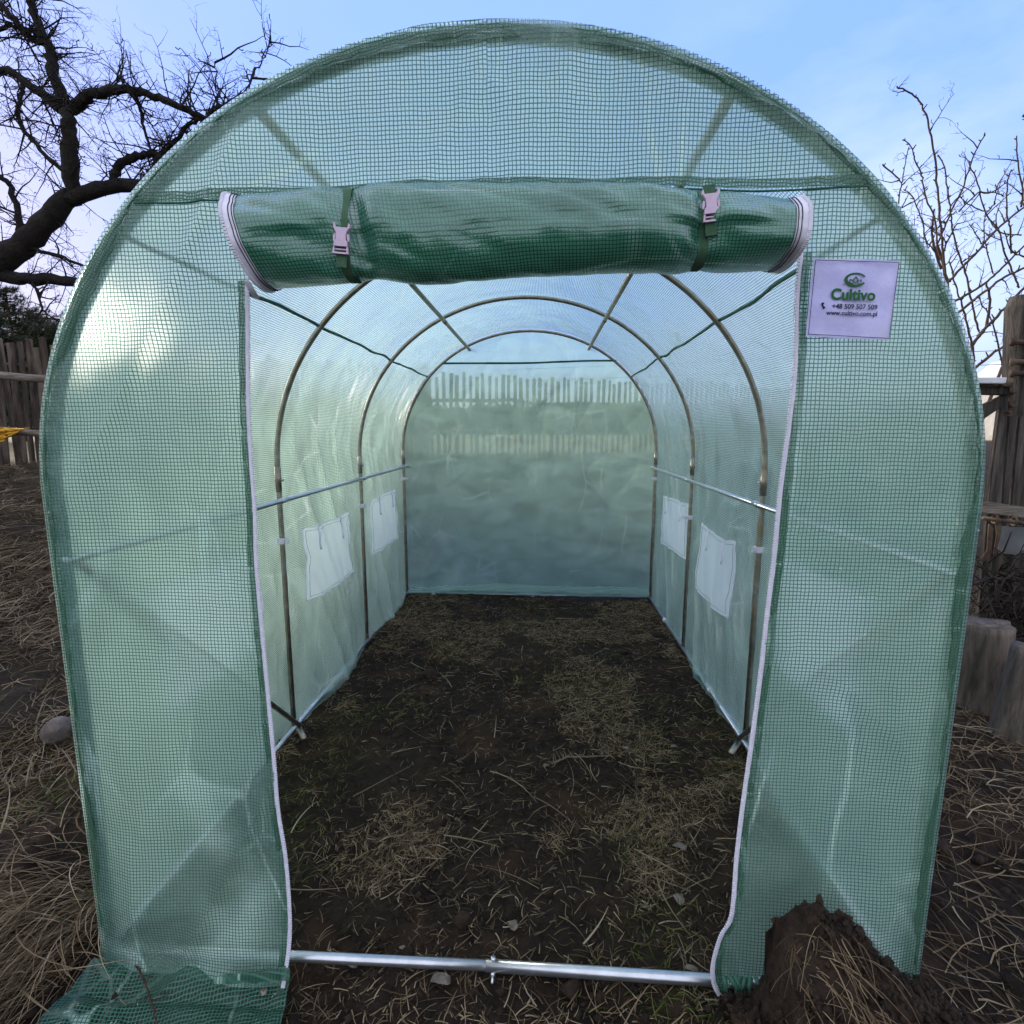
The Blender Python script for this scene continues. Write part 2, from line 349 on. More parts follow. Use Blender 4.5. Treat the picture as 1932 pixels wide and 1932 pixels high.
fld = sstep(.2, 1.5, GY-fence_y(GX)); at = go.data.attributes.new('field', 'FLOAT', 'POINT'); at.data.foreach_set('value', fld.ravel().astype(np.float32))

# ------------------------------------------------------------------ greenhouse frame
GH = empty('greenhouse', (0, HY[0], 0))
tag(GH, 'green mesh film tunnel greenhouse with rolled up door over dark soil', 'greenhouse')
PR = .0108
def hoop_pts(y, r=.982, n=64, z0=-.03):
    hh = H0-.018
    if y < HY[0]+.01: r = RF-.012; hh = H0-DH-.012
    p = [(-r, y, z0), (-r, y, L0*.5), (-r, y, L0-.02)]
    p += [(-r*math.cos(a), y, L0+(hh-L0)*math.sin(a)) for a in np.linspace(0, PI, n)]
    return p+[(r, y, L0-.02), (r, y, L0*.5), (r, y, z0)]
def arch_x(z, R=1.0, H=H0): 
    z = np.asarray(z, float)
    return R*np.where(z < L0, 1., np.sqrt(np.clip(1-((z-L0)/(H-L0))**2, 0, 1)))
for i, y in enumerate(HY):
    m = MB().tube(hoop_pts(y), PR, 12)
    # pipe joints where the bent top slides into the legs
    for s in (-1, 1):
        rx_ = .982 if i else RF-.012
        m.tube([(s*rx_, y, L0-.10), (s*rx_, y, L0+.005)], PR+.0022, 12)
    h = m.build('hoop_pipe', M['steel'], GH)
    for s in (-1, 1):
        b = MB().tube([(s*.982-s*.018, y, L0-.05), (s*.982+s*.018, y, L0-.05)], .003, 6).tube([(s*.982-s*.021, y, L0-.05), (s*.982-s*.016, y, L0-.05)], .006, 6)
        b.build('bolt', M['steel2'], h)
def bar(name, a, b, r=PR, mat='steel', parent=GH, sleeve=None, over=True):
    a = Vector(a); b = Vector(b); m = MB().tube([a, a.lerp(b, .5), b], r, 12)
    if sleeve:
        for t in sleeve:
            p = a.lerp(b, t); d = (b-a).normalized(); m.tube([p-d*.03, p+d*.03], r+.002, 12)
    return m.build(name, M[mat], parent)
RZ = 1.045
for s in (-1, 1):
    bar('side_rail', (s*.958, HY[0]-.02, RZ-.02), (s*.958, HY[3]+.03, RZ), .010, 'steel2', sleeve=(.335, .665))
    px = .455; pz = L0+(H0-.042-L0)*math.sqrt(1-(px/.965)**2)
    bar('roof_rail', (s*px, HY[0]-.01, pz), (s*px, HY[3]+.06, pz), .0115, 'steel', sleeve=(.33, .66))
    br = bar('brace', (s*.955, HY[0]+.02, RZ-.03), (s*.93, HY[1]-.03, .03), .010, 'steel')
    MB().tube([(s*.93, HY[1]-.06, .045), (s*.88, HY[1]-.12, .03)], .012, 10).build('brace_foot', M['steel'], br)
    # base bar with plastic clips
    pts = [(s*.982, HY[0], .004)]
    b = bar('base_bar', (s*.978, HY[0], .012), (s*.978, HY[3], .012), .0105, 'steel2')
    for yy in (2.6, 3.62):
        MB().tube([(s*.978, yy-.012, .013), (s*.978, yy+.012, .013)], .0165, 10).build('clip', M['white'], b)
# front base bar: two halves meeting in a joint with a bolt
jx = pix(918, 1812, HY[0]).x
fa = Vector((-1.0, HY[0]-.002, .010)); fb = Vector((1.0, HY[0]+.002, .006)); fj = Vector((jx, HY[0], .018))
m = MB().tube([fa, fa.lerp(fj, .5), fj+Vector((.004, 0, 0))], .0118, 16); fbar = m.build('base_bar', M['steel2'], GH)
m = MB().tube([fj-Vector((.002, 0, 0)), fj.lerp(fb, .5), fb], .0136, 16); m.build('base_bar', M['steel2'], GH)
b = MB(); q = fj+Vector((.016, 0, 0))
b.tube([q+Vector((0, .004, .019)), q+Vector((0, .004, .012))], .006, 10).tube([q+Vector((0, -.004, -.01)), q+Vector((0, -.013, -.016))], .0066, 6).tube([q+Vector((0, -.010, -.012)), q+Vector((0, -.028, -.018))], .0035, 8)
b.build('bolt', M['steel2'], fbar)
bb = bar('base_bar', (-.98, HY[3]-.004, .014), (.98, HY[3]-.004, .012), .0115, 'steel2')
for u in (818, 1005):
    p = pix(u, 1120, HY[3]); MB().tube([(p.x-.014, HY[3]-.004, .014), (p.x+.014, HY[3]-.004, .014)], .018, 10).build('clip', M['white'], bb)
# white plastic ties that hold film to the hoops
for u, v, k in ((515, 1020, 1), (673, 954, 2), (755, 903, 3), (1245, 903, 3), (1308, 976, 2), (1437, 1037, 1)):
    z = pix(u, v, HY[k]).z; s = -1 if u < 1000 else 1
    m = MB(); m.box((s*.982, HY[k], z), (.032, .032, .024)); m.box((s*.958, HY[k]-.012, z+.001), (.03, .003, .018), Matrix.Rotation(s*.25, 3, 'Z'))
    m.build('tie', M['white'], GH, bevel=.002)

# ------------------------------------------------------------------ film cover (roof and side walls)
def cover_point(s, y, off=0.):     # s: arc length from left ground; off: inwards
    aL = L0+.02; arcn = 2.95
    s = np.asarray(s, float); y = np.asarray(y, float)
    tot = aL*2+arcn
    left = s < aL; right = s > aL+arcn; a = np.clip((s-aL)/arcn, 0, 1)*PI
    x = np.where(left, -1., np.where(right, 1., -np.cos(a)))
    z = np.where(left, s-.02, np.where(right, tot-s-.02, L0+(H0-L0)*np.sin(a)))
    nx = np.where(left, 1., np.where(right, -1., np.cos(a))); nz = np.where(left | right, 0., -np.sin(a))
    ph = np.clip((y-HY[0])/(HY[3]-HY[0]), 0, 1)*3; fr = ph-np.floor(ph); bay = np.sin(PI*fr)
    low = np.clip(1-z/1.2, 0, 1)
    sag = (.016+.012*low)*bay
    # folds hanging from hoops and rails
    w = np.where(x < 0, y+.35*z, y-.25*z)
    f1 = (1-np.abs(vn(w*5.2+.3*vn(z*2, y, 5), z*.8+x, 21)))**3
    f2 = (1-np.abs(vn(w*11., z*1.3+x*3, 22)))**4
    roof = sstep(1.2, 1.6, z)
    f3 = (1-np.abs(vn(y*3+x*2.5, y*1.0-x*5, 23)))**5
    fold = (.020*f1+.010*f2)*(1-roof)+.006*f3*roof
    d = sag+fold*(.25+.75*bay)+.004*vn(s*9, y*9, 24)
    d = d+.03*low*vn(y*2.3, x*4, 25)*bay
    k = (1-sstep(0, .35, y-HY[0])); d = d+k*(1-RF)+off
    return np.stack([x+nx*d, y, z+nz*d*.9], -1)
TOT = (L0+.02)*2+2.95
ss = np.linspace(0, TOT, 300); ys = np.linspace(HY[0]-.022, HY[3]+.02, 230)
SS, YS = np.meshgrid(ss, ys, indexing='ij')
cover = grid('cover', cover_point(SS, YS), np.stack([SS, YS], -1), M['side'], GH)
# green stitched seams running along the roof
for s in (-1, 1):
    z = 1.735; a = math.asin((z-L0)/(H0-L0)); sa = (L0+.02)+2.95*a/PI; sa = sa if s < 0 else TOT-sa
    yy = np.linspace(HY[0], HY[3], 60)
    P = cover_point(np.full(60, sa)+.008*vn(yy*5, yy*0, 31), yy, .006)
    MB().tube([tuple(p) for p in P], .0062, 6).build('seam', M['seam'], cover)
# vent windows of fine white net, tied-up flap cords
def net_mat():
    t = NT('window_net'); co = t.add('ShaderNodeTexCoord'); w = t.add('ShaderNodeTexNoise', Vector=co.outputs['UV'], Scale=900., Detail=1.)
    tl = t.add('ShaderNodeBsdfTranslucent', Color=c4(.95, .97, 1.)); d = t.add('ShaderNodeBsdfDiffuse', Color=c4(.66, .72, .86)); tp = t.add('ShaderNodeBsdfTransparent')
    return t.fin(t.mixs(t.mr(w, .4, .6, .04, .16), t.mixs(.42, tl, d), tp))
M['net'] = net_mat()
t = NT('net_tape'); M['netcord'] = t.fin(t.mixs(.65, t.add('ShaderNodeBsdfDiffuse', Color=c4(.85, .86, .92)), t.add('ShaderNodeBsdfTranslucent', Color=c4(.9, .92, 1.))))
def window(side, y0, y1, z0, z1, slant):
    n = 24; a = np.linspace(0, 1, n); A, B = np.meshgrid(a, a, indexing='ij')
    sd = side*7+int(y0*10)
    yy = y0+(y1-y0)*A+.013*vn(B*5, A*0, sd)*(np.abs(A-.5)*2)
    zz = z0+(z1-z0)*B+slant*(A-.5)+.012*vn(A*4, B*0+3, sd+1)*(np.abs(B-.5)*2)
    sarr = zz+.02; sarr = sarr if side < 0 else TOT-sarr
    P = cover_point(sarr, yy, .012)
    w = grid('vent_window', P, np.stack([A, B], -1), M['net'], GH)
    # hem
    m = MB(); edge = [P[i, 0] for i in range(n)]+[P[-1, i] for i in range(n)]+[P[n-1-i, -1] for i in range(n)]+[P[0, n-1-i] for i in range(n)]
    m.tube([tuple(e+np.array([-side*.002, 0, 0])) for e in edge], .0028, 4); m.build('window_hem', M['netcord'], w)
    ins = [P[int(1+i*(n-3)/(n-1)), 1] for i in range(n)]+[P[n-2, int(1+i*(n-3)/(n-1))] for i in range(n)]+[P[int(n-2-i*(n-3)/(n-1)), n-2] for i in range(n)]+[P[1, int(n-2-i*(n-3)/(n-1))] for i in range(n)]
    MB().tube([tuple(e+np.array([-side*.005, 0, 0])) for e in ins], .0008, 4).build('stitching', M['seam'], w)
    for t_ in (.22, .72):
        j = int(t_*n); top = Vector(P[j, -1]); top.x -= side*.006
        m = MB().tube([top, top+Vector((-side*.005, .004, -.04)), top+Vector((-side*.006, -.004, -.085)), top+Vector((-side*.006, .01, -.11))], [.006, .0055, .005, .006], 5)
        m.build('cord', M['netcord'], w)
def wy(u, v, s):  # wall hit
    d = ray(u, v); return CP+d*((s*.98-CP.x)/d.x)
for s, quads in ((-1, [((567, 1000), (650, 960), (575, 1135)), ((695, 943), (740, 926), (700, 1045))]), (1, [((1395, 1025), (1330, 985), (1380, 1165)), ((1300, 955), (1258, 932), (1290, 1055))])):
    for tl_, tr_, bl_ in quads:
        a, b, c = wy(*tl_, s), wy(*tr_, s), wy(*bl_, s)
        window(s, a.y, b.y, c.z, a.z, 0)
window(-1, 1.42, 1.92, .50, .88, 0); window(1, 1.42, 1.92, .50, .88, 0)

# ------------------------------------------------------------------ front panel
FY = HY[0]-.024
def fpy(x, z):
    x = np.asarray(x, float); z = np.asarray(z, float)
    edge = np.clip((arch_x(z, RF, H0-DH)-np.abs(x))/.12, 0, 1)
    d = .014*vn(x*2.2, z*1.6, 51)+.006*vn(x*6, z*4, 52)+.0018*vn(x*28, z*22, 53)
    dg = np.where(x < 0, x*1.-z*.5, x*1.+z*.9)
    d = d-.011*(1-np.abs(vn(dg*3.2, z*1.2-x, 54)))**6
    low = sstep(.45, 0, z); d = d-.02*low*(1+.8*vn(x*5, z*5, 55))
    d = d-.006*sstep(1.35, 1.75, z)*(1+np.sin(x*23+2*vn(z*3, x, 56)))*np.clip(1-np.abs(x)*.7, 0, 1)
    return FY-.004+d*edge
zl_px = [(470, 530), (468, 600), (468, 760), (475, 880), (483, 960), (487, 1060), (497, 1180), (507, 1300), (520, 1420), (528, 1520), (537, 1620), (547, 1720), (548, 1780), (543, 1842)]
zr_px = [(1505, 480), (1497, 560), (1490, 700), (1478, 800), (1462, 920), (1452, 1050), (1440, 1150), (1428, 1270), (1412, 1400), (1398, 1500), (1385, 1600), (1372, 1700), (1358, 1760), (1343, 1810), (1345, 1845), (1356, 1868)]
ZL = [pix(u, v, FY-.02*(v > 1600)) for u, v in zl_px]; ZR = [pix(u, v, FY-.03*(v > 1740)) for u, v in zr_px]
HZ = pix(900, 352, FY).z                     # header seam
def zipx(Z, z):
    a = sorted([(p.z, p.x) for p in Z]+[(HZ, Z[0].x)]); return np.interp(z, [q[0] for q in a], [q[1] for q in a])
zb_l, zb_r = ZL[-1].z, ZR[-1].z
def fpanel(side):
    n, k = 76, 170; t = np.linspace(0, 1, n); zmin = (zb_l if side < 0 else zb_r)
    T, K = np.meshgrid(t, np.linspace(0, 1, k), indexing='ij')
    # bottom edge: level on the left, torn and dipping on the right
    if side < 0: zlow = np.full_like(T, zmin)
    else: zlow = zmin+.0*T+.05*sstep(0, .25, T)+.012*vn(T*9, T*0, 61)
    Z = zlow+(HZ-zlow)*K
    xo = arch_x(Z, RF, H0-DH)*side; xi = zipx(ZL if side < 0 else ZR, Z); X = xi+(xo-xi)*T
    return X, Z
M_list = []
for side in (-1, 1):
    X, Z = fpanel(side)
    P = np.stack([X, fpy(X, Z), Z], -1)
    if side < 0:   # lower left: film runs over the base bar and out towards the camera
        w = sstep(.05, -.01, Z); P[..., 1] -= .016*w
    o = grid('front_panel', P, np.stack([X, Z], -1), M['panel'], GH)
    M_list.append(o)
tt = np.linspace(-1, 1, 150); kk = np.linspace(0, 1, 70); T, K = np.meshgrid(tt, kk, indexing='ij')
Z = HZ+(H0-DH-HZ)*(K**1.0)*.9995; X = arch_x(Z, RF, H0-DH)*T
top = grid('front_panel', np.stack([X, fpy(X, Z), Z], -1), np.stack([X, Z], -1), M['panel'], GH)
# header seam: doubled film with stitching, right corner with the upright of the door pocket
def strip(name, pts, w, mat, parent, off=.004, vert=False):
    n = len(pts); pts = np.array([tuple(p) for p in pts]); P = np.zeros((n, 4, 3)); UV = np.zeros((n, 4, 2))
    L = np.concatenate([[0], np.cumsum(np.linalg.norm(np.diff(pts, axis=0), axis=1))])
    for j, t in enumerate(np.linspace(-.5, .5, 4)):
        P[:, j] = pts; P[:, j, 0 if vert else 2] += t*w; P[:, j, 1] -= off+.001*vn(L*60, L*0+j, 71); UV[:, j, 0] = L; UV[:, j, 1] = t*w
    return grid(name, P, UV, mat, parent)
hx = np.linspace(-.70, .70, 160); hz = HZ+.004*vn(hx*7, hx*0, 72)-.006+.006*np.cos(hx*3)
strip('header_seam', np.stack([hx, fpy(hx, hz), hz], -1), .017, M['hem'], top)
hz2 = hz-.014; MB().tube([(x, float(fpy(x, z))-.006, z) for x, z in zip(hx, hz2)], .0022, 4).build('seam', M['seam'], top)
# edge band: film wrapped over the front hoop
n = 260; th = np.linspace(0, 1, n)
def outline(t, R, H):
    # path from left ground over the arch to right ground
    Lg = L0; a = 2.95; tot = 2*Lg+a; s = t*tot
    x = np.where(s < Lg, -R, np.where(s > Lg+a, R, -R*np.cos(np.clip((s-Lg)/a, 0, 1)*PI)))
    z = np.where(s < Lg, s, np.where(s > Lg+a, tot-s, L0+(H-L0)*np.sin(np.clip((s-Lg)/a, 0, 1)*PI)))
    return x, z, s
k = 14; P = np.zeros((n, k, 3)); UV = np.zeros((n, k, 2))
for j in range(k):
    a = j/(k-1)*PI*1.05-.2; rr = .018*(1+.10*vn(th*60, th*0+j*.4, 81))
    x, z, s = outline(th, RF-.012+rr*math.cos(a), H0-DH-.012+rr*math.cos(a)); P[:, j, 0] = x; P[:, j, 2] = z; P[:, j, 1] = HY[0]-rr*math.sin(a)*1.35
    UV[:, j, 0] = s; UV[:, j, 1] = a*.021
grid('edge_band', P, UV, M['edge'], GH)
# loose doubled seam allowance just inside the rim, ruffled
n = 420; th = np.linspace(.02, .98, n); k = 5; P = np.zeros((n, k, 3)); UV = np.zeros((n, k, 2))
for j in range(k):
    w = j/(k-1); hl = (.010+.024*sstep(-.3, .8, vn(th*16, th*0, 82)))*(.45+.55*np.sin(PI*th)**.7); dd = .012+hl*w+.004*w*vn(th*190, th*0+j, 83)
    x, z, s = outline(th, RF-dd, H0-DH-dd); P[:, j, 0] = x; P[:, j, 2] = z; P[:, j, 1] = FY-.009+.006*w*vn(th*70, th*0+j, 84)
    UV[:, j, 0] = s; UV[:, j, 1] = dd
hem = grid('seam_allowance', P, UV, M['hem'], GH)
# zips: white tape with teeth
def zipper(path, parent, sign):
    pts = [Vector(p) for p in path]; dense = []
    for i in range(len(pts)-1):
        p0 = pts[max(i-1, 0)]; p1 = pts[i]; p2 = pts[i+1]; p3 = pts[min(i+2, len(pts)-1)]
        for q in range(8):
            t = q/8; dense.append(.5*((2*p1)+(p2-p0)*t+(2*p0-5*p1+4*p2-p3)*t*t+(3*p1-p0-3*p2+p3)*t**3))
    dense.append(pts[-1])
    arr = np.array([tuple(p) for p in dense]); arr[:, 1] = fpy(arr[:, 0], np.maximum(arr[:, 2], -.05))*.0+arr[:, 1]-.004
    o = strip('zip_tape', arr, .0075, M['white'], parent, .002, vert=True)
    strip('seam_allowance', arr+np.array([sign*.013, .004, 0]), .016, M['hem'], parent, .0, vert=True)
    L = np.concatenate([[0], np.cumsum(np.linalg.norm(np.diff(arr, axis=0), axis=1))]); m = MB()
    for q in np.arange(0, L[-1], .0058):
        p = [np.interp(q, L, arr[:, c]) for c in range(3)]; m.box((p[0]-sign*.0040, p[1]-.004, p[2]), (.0050, .004, .0034))
    m.build('zip_teeth', M['white'], o, smooth=False)
zpl = [(p.x, FY-.018-.02*(p.z < .2), p.z) for p in ZL]; zpr = [(p.x, FY-.018-.02*(p.z < .2), p.z) for p in ZR]
def onpanel(Z, s): return [(p.x, float(fpy(p.x, max(p.z, 0)))-(.012 if s < 0 and p.z < .02 else 0), p.z) for p in Z]
zipper(onpanel(ZL, -1), M_list[0], -1); zipper(onpanel(ZR, 1), M_list[1], 1)
Lp = [pix(u-34, v, FY+.014) for u, v in ((1795, 1132), (1809, 1129), (1809, 1163), (1840, 1163), (1840, 1182), (1795, 1182))]
MB().prism(Lp, (0, .0015, 0)).build('tape', M['white'], M_list[1], smooth=False)
# torn corner at the foot of the right panel
m = MB(); c0 = ZR[-2]
for i in range(7):
    a = random.uniform(-.4, 1.3); l = random.uniform(.03, .06); p = Vector((c0.x+.02+i*.012, FY-.035, c0.z+.015))
    m.tube([p, p+Vector((math.sin(a)*l*.6, -.012, -l*.4)), p+Vector((math.sin(a)*l, -.02, -l*.8))], [.007, .006, .0015], 4)
m.build('torn_edge', M['flap'], M_list[1])

# back panel
tt = np.linspace(-1, 1, 130); kk = np.linspace(0, 1, 130); T, K = np.meshgrid(tt, kk, indexing='ij')
Z = .035+(H0-.02-.035)*K; X = arch_x(Z, .995, H0-.02)*T
Yb = HY[3]+.016+.010*vn(X*2, Z*2, 91)-.010*(1-np.abs(vn(X*2.0+Z*1.5, Z*1.7-X*.7, 92)))**6+.0035*vn(X*14, Z*9, 93)*(1+sstep(1.0, .5, Z))-.006*(1-np.abs(vn(X*3-Z*2, Z*5, 95)))**8
bp_ = grid('back_panel', np.stack([X, Yb, Z], -1), np.stack([X, Z], -1), M['back'], GH)
hx = np.linspace(-.66, .66, 60); hzb = pix(1005, 684, HY[3]).z+.006*np.sin(hx*3)-.005*vn(hx*2, hx*0, 94)
MB().tube([(x, HY[3]-.004, z) for x, z in zip(hx, hzb)], .0075, 5).build('seam', M['seam'], bp_)
# slack skirt at the foot of the back panel
tt = np.linspace(0, 1, 150); kk = np.linspace(0, 1, 14); T, K = np.meshgrid(tt, kk, indexing='ij')
X = -.97+1.94*T; hh = .055+.04*vn(T*5, T*0, 96); Z = .016+hh*K+.004*vn(T*40, K*3, 98)
Yk = HY[3]-.02-.06*np.sin(K*PI)*(.6+.4*vn(T*14, K, 97))-.01*vn(T*45, K*2, 99)*np.sin(K*PI)+.03*K
grid('back_skirt', np.stack([X, Yk, Z], -1), np.stack([X, Z], -1), M['film'], GH)

# ------------------------------------------------------------------ rolled-up door
RY = 1.005
tu = [(418, 372), (520, 359), (600, 352), (625, 360), (650, 353), (700, 347), (1000, 346), (1250, 352), (1330, 362), (1400, 364), (1512, 382)]
bu = [(478, 543), (560, 537), (640, 531), (700, 527), (760, 537), (830, 532), (1000, 517), (1200, 510), (1300, 513), (1335, 508), (1400, 509), (1496, 500)]
n, k = 330, 72; t = np.linspace(0, 1, n)
ut = 418+(1512-418)*t; ub = 478+(1496-478)*t
vt = np.interp(ut, [p[0] for p in tu], [p[1] for p in tu]); vb = np.interp(ub, [p[0] for p in bu], [p[1] for p in bu])
def smooth1(a, w):
    kx = np.ones(w)/w; return np.convolve(np.pad(a, w//2, 'edge'), kx, 'valid')[:len(a)]
vt = smooth1(vt, 13); vb = smooth1(vb, 13)
TP = np.array([(pix(a, b, RY-.042).x, RY, pix(a, b, RY+.012).z) for a, b in zip(ut, vt)]); BP = np.array([(pix(a, b, RY-.042).x, RY, pix(a, b, RY+.012).z) for a, b in zip(ub, vb)])
cinch = np.exp(-((ut-645)/26)**2)+.55*np.exp(-((ut-1335)/26)**2)
ang = np.linspace(0, 2*PI, k, endpoint=False)
P = np.zeros((k, n, 3)); UV = np.zeros((k, n, 2)); cen = (TP+BP)/2; hv = (TP-BP)/2
for i, a in enumerate(ang):
    ca, sa = math.sin(a), math.cos(a)          # ca: up component, sa: towards camera
    se = lambda q: math.copysign(abs(q)**.88, q)
    ry = (.070+.012*vn(t*5, t*0, 101))*(1-.52*cinch)
    dd = 1+.03*vn(t*22, t*0+a*1.6, 102)+.09*vn(t*7, t*0+a*1.2+5, 103)+.035*vn(t*30+a, a*3.1+t*9, 105)
    # tucks running away from the straps
    tk = np.exp(-np.abs(ut-645)/75)+.7*np.exp(-np.abs(ut-1335)/60)
    dd = dd-.20*tk*(1-np.abs(vn(a*2.7+t*3, t*9, 104)))**2-.07*(1-np.abs(vn(a*1.3+t*6, t*5+a, 106)))**3
    for c in range(3): P[i, :, c] = cen[:, c]+hv[:, c]*se(ca)*(1+(dd-1)*.35)
    P[i, :, 1] = RY+.02-ry*se(sa)*dd
    UV[i, :, 0] = a*.085; UV[i, :, 1] = t*1.18
DR = grid('rolled_door', P, UV, M['roll'], GH, closed=True)
# coiled film visible in the open ends, and the white zip tape that edges them
for e, sgn in ((0, -1), (n-1, 1)):
    ring = P[:, e]; c0 = ring.mean(0); m = []
    rr = [];
    for q in np.linspace(1, .12, 9): rr.append(c0+(ring-c0)*q+np.array([-sgn*.03*(1-q)*((int(q*20)) % 2), 0, 0]))
    Pe = np.stack(rr, 1); U = np.zeros(Pe.shape[:2]+(2,)); U[..., 0] = ang[:, None]*.08; U[..., 1] = np.linspace(0, .08, 9)[None]
    grid('rolled_end', Pe, U, M['roll'], DR, closed=True)
    w = .018; P2 = np.zeros((k, 5, 3)); U2 = np.zeros((k, 5, 2))
    for j in range(5):
        q = j/4; idx = e if sgn < 0 else e
        P2[:, j] = c0+(ring-c0)*(1.02+.05*q)+np.array([sgn*(q*w-.006), 0, 0]); U2[:, j, 0] = ang*.09; U2[:, j, 1] = q
    zt = grid('zip_tape', P2, U2, M['white'], DR, closed=True)
    for q in (.12, .42):
        rng_ = [tuple(c0+(ring[i]-c0)*(1.03+.05*q)+np.array([sgn*(q*w-.006), 0, 0])) for i in range(k)]; rng_.append(rng_[0])
        MB().tube(rng_, .0009, 4).build('stitching', M['ink'], zt)
    m = MB()
    for a in np.linspace(0, 1, 120, endpoint=False):
        p = c0+(np.array([np.interp(a*k, np.arange(k+1), np.append(ring[:, c], ring[0, c])) for c in range(3)])-c0)*1.07
        m.box((p[0]+sgn*(w-.004), p[1], p[2]), (.006, .004, .0035))
    m.build('zip_teeth', M['white'], zt, smooth=False)
# dangling tail of zip tape at the left end
p0, p1, p2 = pix(468, 532, .955), pix(477, 548, .965), pix(486, 564, .985)
strip('zip_tail', [p0, p0.lerp(p1, .5), p1, p1.lerp(p2, .5), p2], .012, M['white'], DR, .004, vert=True)
# straps and buckles
def buckle(u, v, tilt, su):
    i = int(np.argmin(np.abs((ut+ub)/2-su)))
    x0 = P[:, i, 0][np.argmin(P[:, i, 1])]; loop = []
    for j in range(k):
        q3 = np.array([np.interp(x0, P[j, :, 0], P[j, :, c]) for c in range(3)]); cc = np.array([np.interp(x0, cen[:, 0], cen[:, c]) for c in range(3)]); loop.append(q3+(q3-cc)*.025)
    loop.append(loop[0])
    arr = np.array(loop); Pm = np.zeros((k+1, 3, 3))
    for j, w in enumerate((-.0085, 0, .0085)): Pm[:, j] = arr+np.array([w, 0, 0]); Pm[:, j, 1] -= .002
    st = grid('strap', Pm, np.zeros((k+1, 3, 2)), M['strap'], DR)
    c = pix(u, v, 1.); q = int(np.argmin(np.abs(P[:, i, 2]-c.z)+(P[:, i, 1] > RY)*9)); c = Vector((pix(u, v, P[q, i, 1]-.006)))
    R = Matrix.Rotation(tilt, 3, 'Y')
    def o(pts, dz=0, th=.007): return [c+R @ Vector((x, -.004-dz, z)) for x, z in pts]
    h = .024
    m = MB()
    body = [(-.012, h), (-.0145, h-.003), (-.0145, h-.008), (-.0095, h-.0155), (-.0085, h-.020), (-.0088, h-.028), (-.0118, h-.031), (-.0122, h-.039), (.0122, h-.039), (.0118, h-.031), (.0088, h-.028), (.0085, h-.020), (.0095, h-.0155), (.0145, h-.008), (.0145, h-.003), (.012, h)]
    # frame of the upper loop is open: build it as bars
    main = body[2:14]; m.prism(o(main), (0, -.007, 0))
    m.prism(o([(-.0145, h-.0082), (-.0145, h-.002), (-.0122, h), (-.0105, h-.0082)]), (0, -.006, 0)); m.prism(o([(.0105, h-.0082), (.0122, h), (.0145, h-.002), (.0145, h-.0082)]), (0, -.006, 0))
    m.prism(o([(-.0128, -.0155), (-.0142, -.027), (-.0112, -.027), (-.0105, -.0155)]), (0, -.006, 0)); m.prism(o([(.0105, -.0155), (.0112, -.027), (.0142, -.027), (.0128, -.0155)]), (0, -.006, 0))
    m.prism(o([(-.0112, -.0245), (-.0112, -.0275), (.0112, -.0275), (.0112, -.0245)]), (0, -.006, 0)); m.prism(o([(-.0112, -.0185), (-.0112, -.0205), (.0112, -.0205), (.0112, -.0185)]), (0, -.004, 0))
    # side prongs
    for s in (-1, 1): m.prism(o([(s*.0100, h-.019), (s*.0128, h-.0175), (s*.0145, h-.024), (s*.0142, h-.031), (s*.0120, h-.030), (s*.0105, h-.025)][::s]), (0, -.005, 0))
    me = m.build('buckle', M['lilac'], st, smooth=False)
    bm = bmesh.new(); bm.from_mesh(me.data); bmesh.ops.recalc_face_normals(bm, faces=bm.faces); bm.to_mesh(me.data); bm.free()
    # loose strap end below the buckle
    m = MB(); b0 = c+R @ Vector((0, -.004, -.027))
    m.box(b0+Vector((0, .001, -.010)), (.018, .003, .022), R, .001); m.build('strap_end', M['strap'], st, smooth=False)
    MB().box(c+R @ Vector((0, -.001, .026)), (.019, .004, .012), R, .001).build('strap_end', M['strap'], st, smooth=False)
buckle(647, 451, .10, 645); buckle(1339, 389, -.10, 1335)

# ------------------------------------------------------------------ printed maker's patch on the right panel
PY = float(fpy(.62, 1.5))-.014
c1, c2, c3_, c4_ = (pix(u, v, PY) for u, v in ((1535, 487), (1697, 491), (1677, 642), (1520, 635)))
na = 20; P = np.zeros((na, na, 3)); UV = np.zeros((na, na, 2))
def pq(a, b): return (c1.lerp(c2, a)).lerp(c4_.lerp(c3_, a), b)
for i in range(na):
    for j in range(na):
        a, b = i/(na-1), j/(na-1); p = pq(a, b); P[i, j] = (p.x, PY+.002*math.sin(a*9+b*4)+.001*math.sin(a*3-b*13), p.z); UV[i, j] = (a, b)
M['patch'] = noisy('patch_cloth', (.56, .55, .86), (.48, .47, .78), 30, .8, .15, 200, (.62, .60, .88))
patch = grid('printed_patch', P, UV, M['patch'], M_list[1])
m = MB(); fr = [pq(a, b) for a, b in ((.015, .03), (.985, .035), (.985, .98), (.02, .97), (.015, .03))]
m.tube([(p.x, PY-.0035, p.z) for p in fr], .0007, 4).build('stitching', M['ink'], patch)
def text(body, a, b, width, mat, bold=0, shear=0):
    cu = bpy.data.curves.new('lettering', 'FONT'); cu.body = body; cu.align_x = 'CENTER'; cu.align_y = 'CENTER'; cu.size = 1; cu.extrude = .004; cu.offset = bold
    to = bpy.data.objects.new('lettering', cu); C.objects.link(to); bpy.context.view_layer.update()
    me = bpy.data.meshes.new_from_object(to); bpy.data.objects.remove(to)
    co = np.array([v.co for v in me.vertices]); w = co[:, 0].max()-co[:, 0].min(); sc_ = width/w
    pc = pq(a, b); rx = (c2-c1).normalized()
    for v in me.vertices:
        x, y, z = v.co; v.co = Vector((pc.x, PY-.0034, pc.z))+rx*(x*sc_)+Vector((0, 0, 1))*(y*sc_)+Vector((0, -1, 0))*(z*sc_*.5)
    link('lettering', me, mat, patch, False)
W = (c2-c1).length
text('Cultivo', .50, .455, W*.52, M['green_ink'], .035)
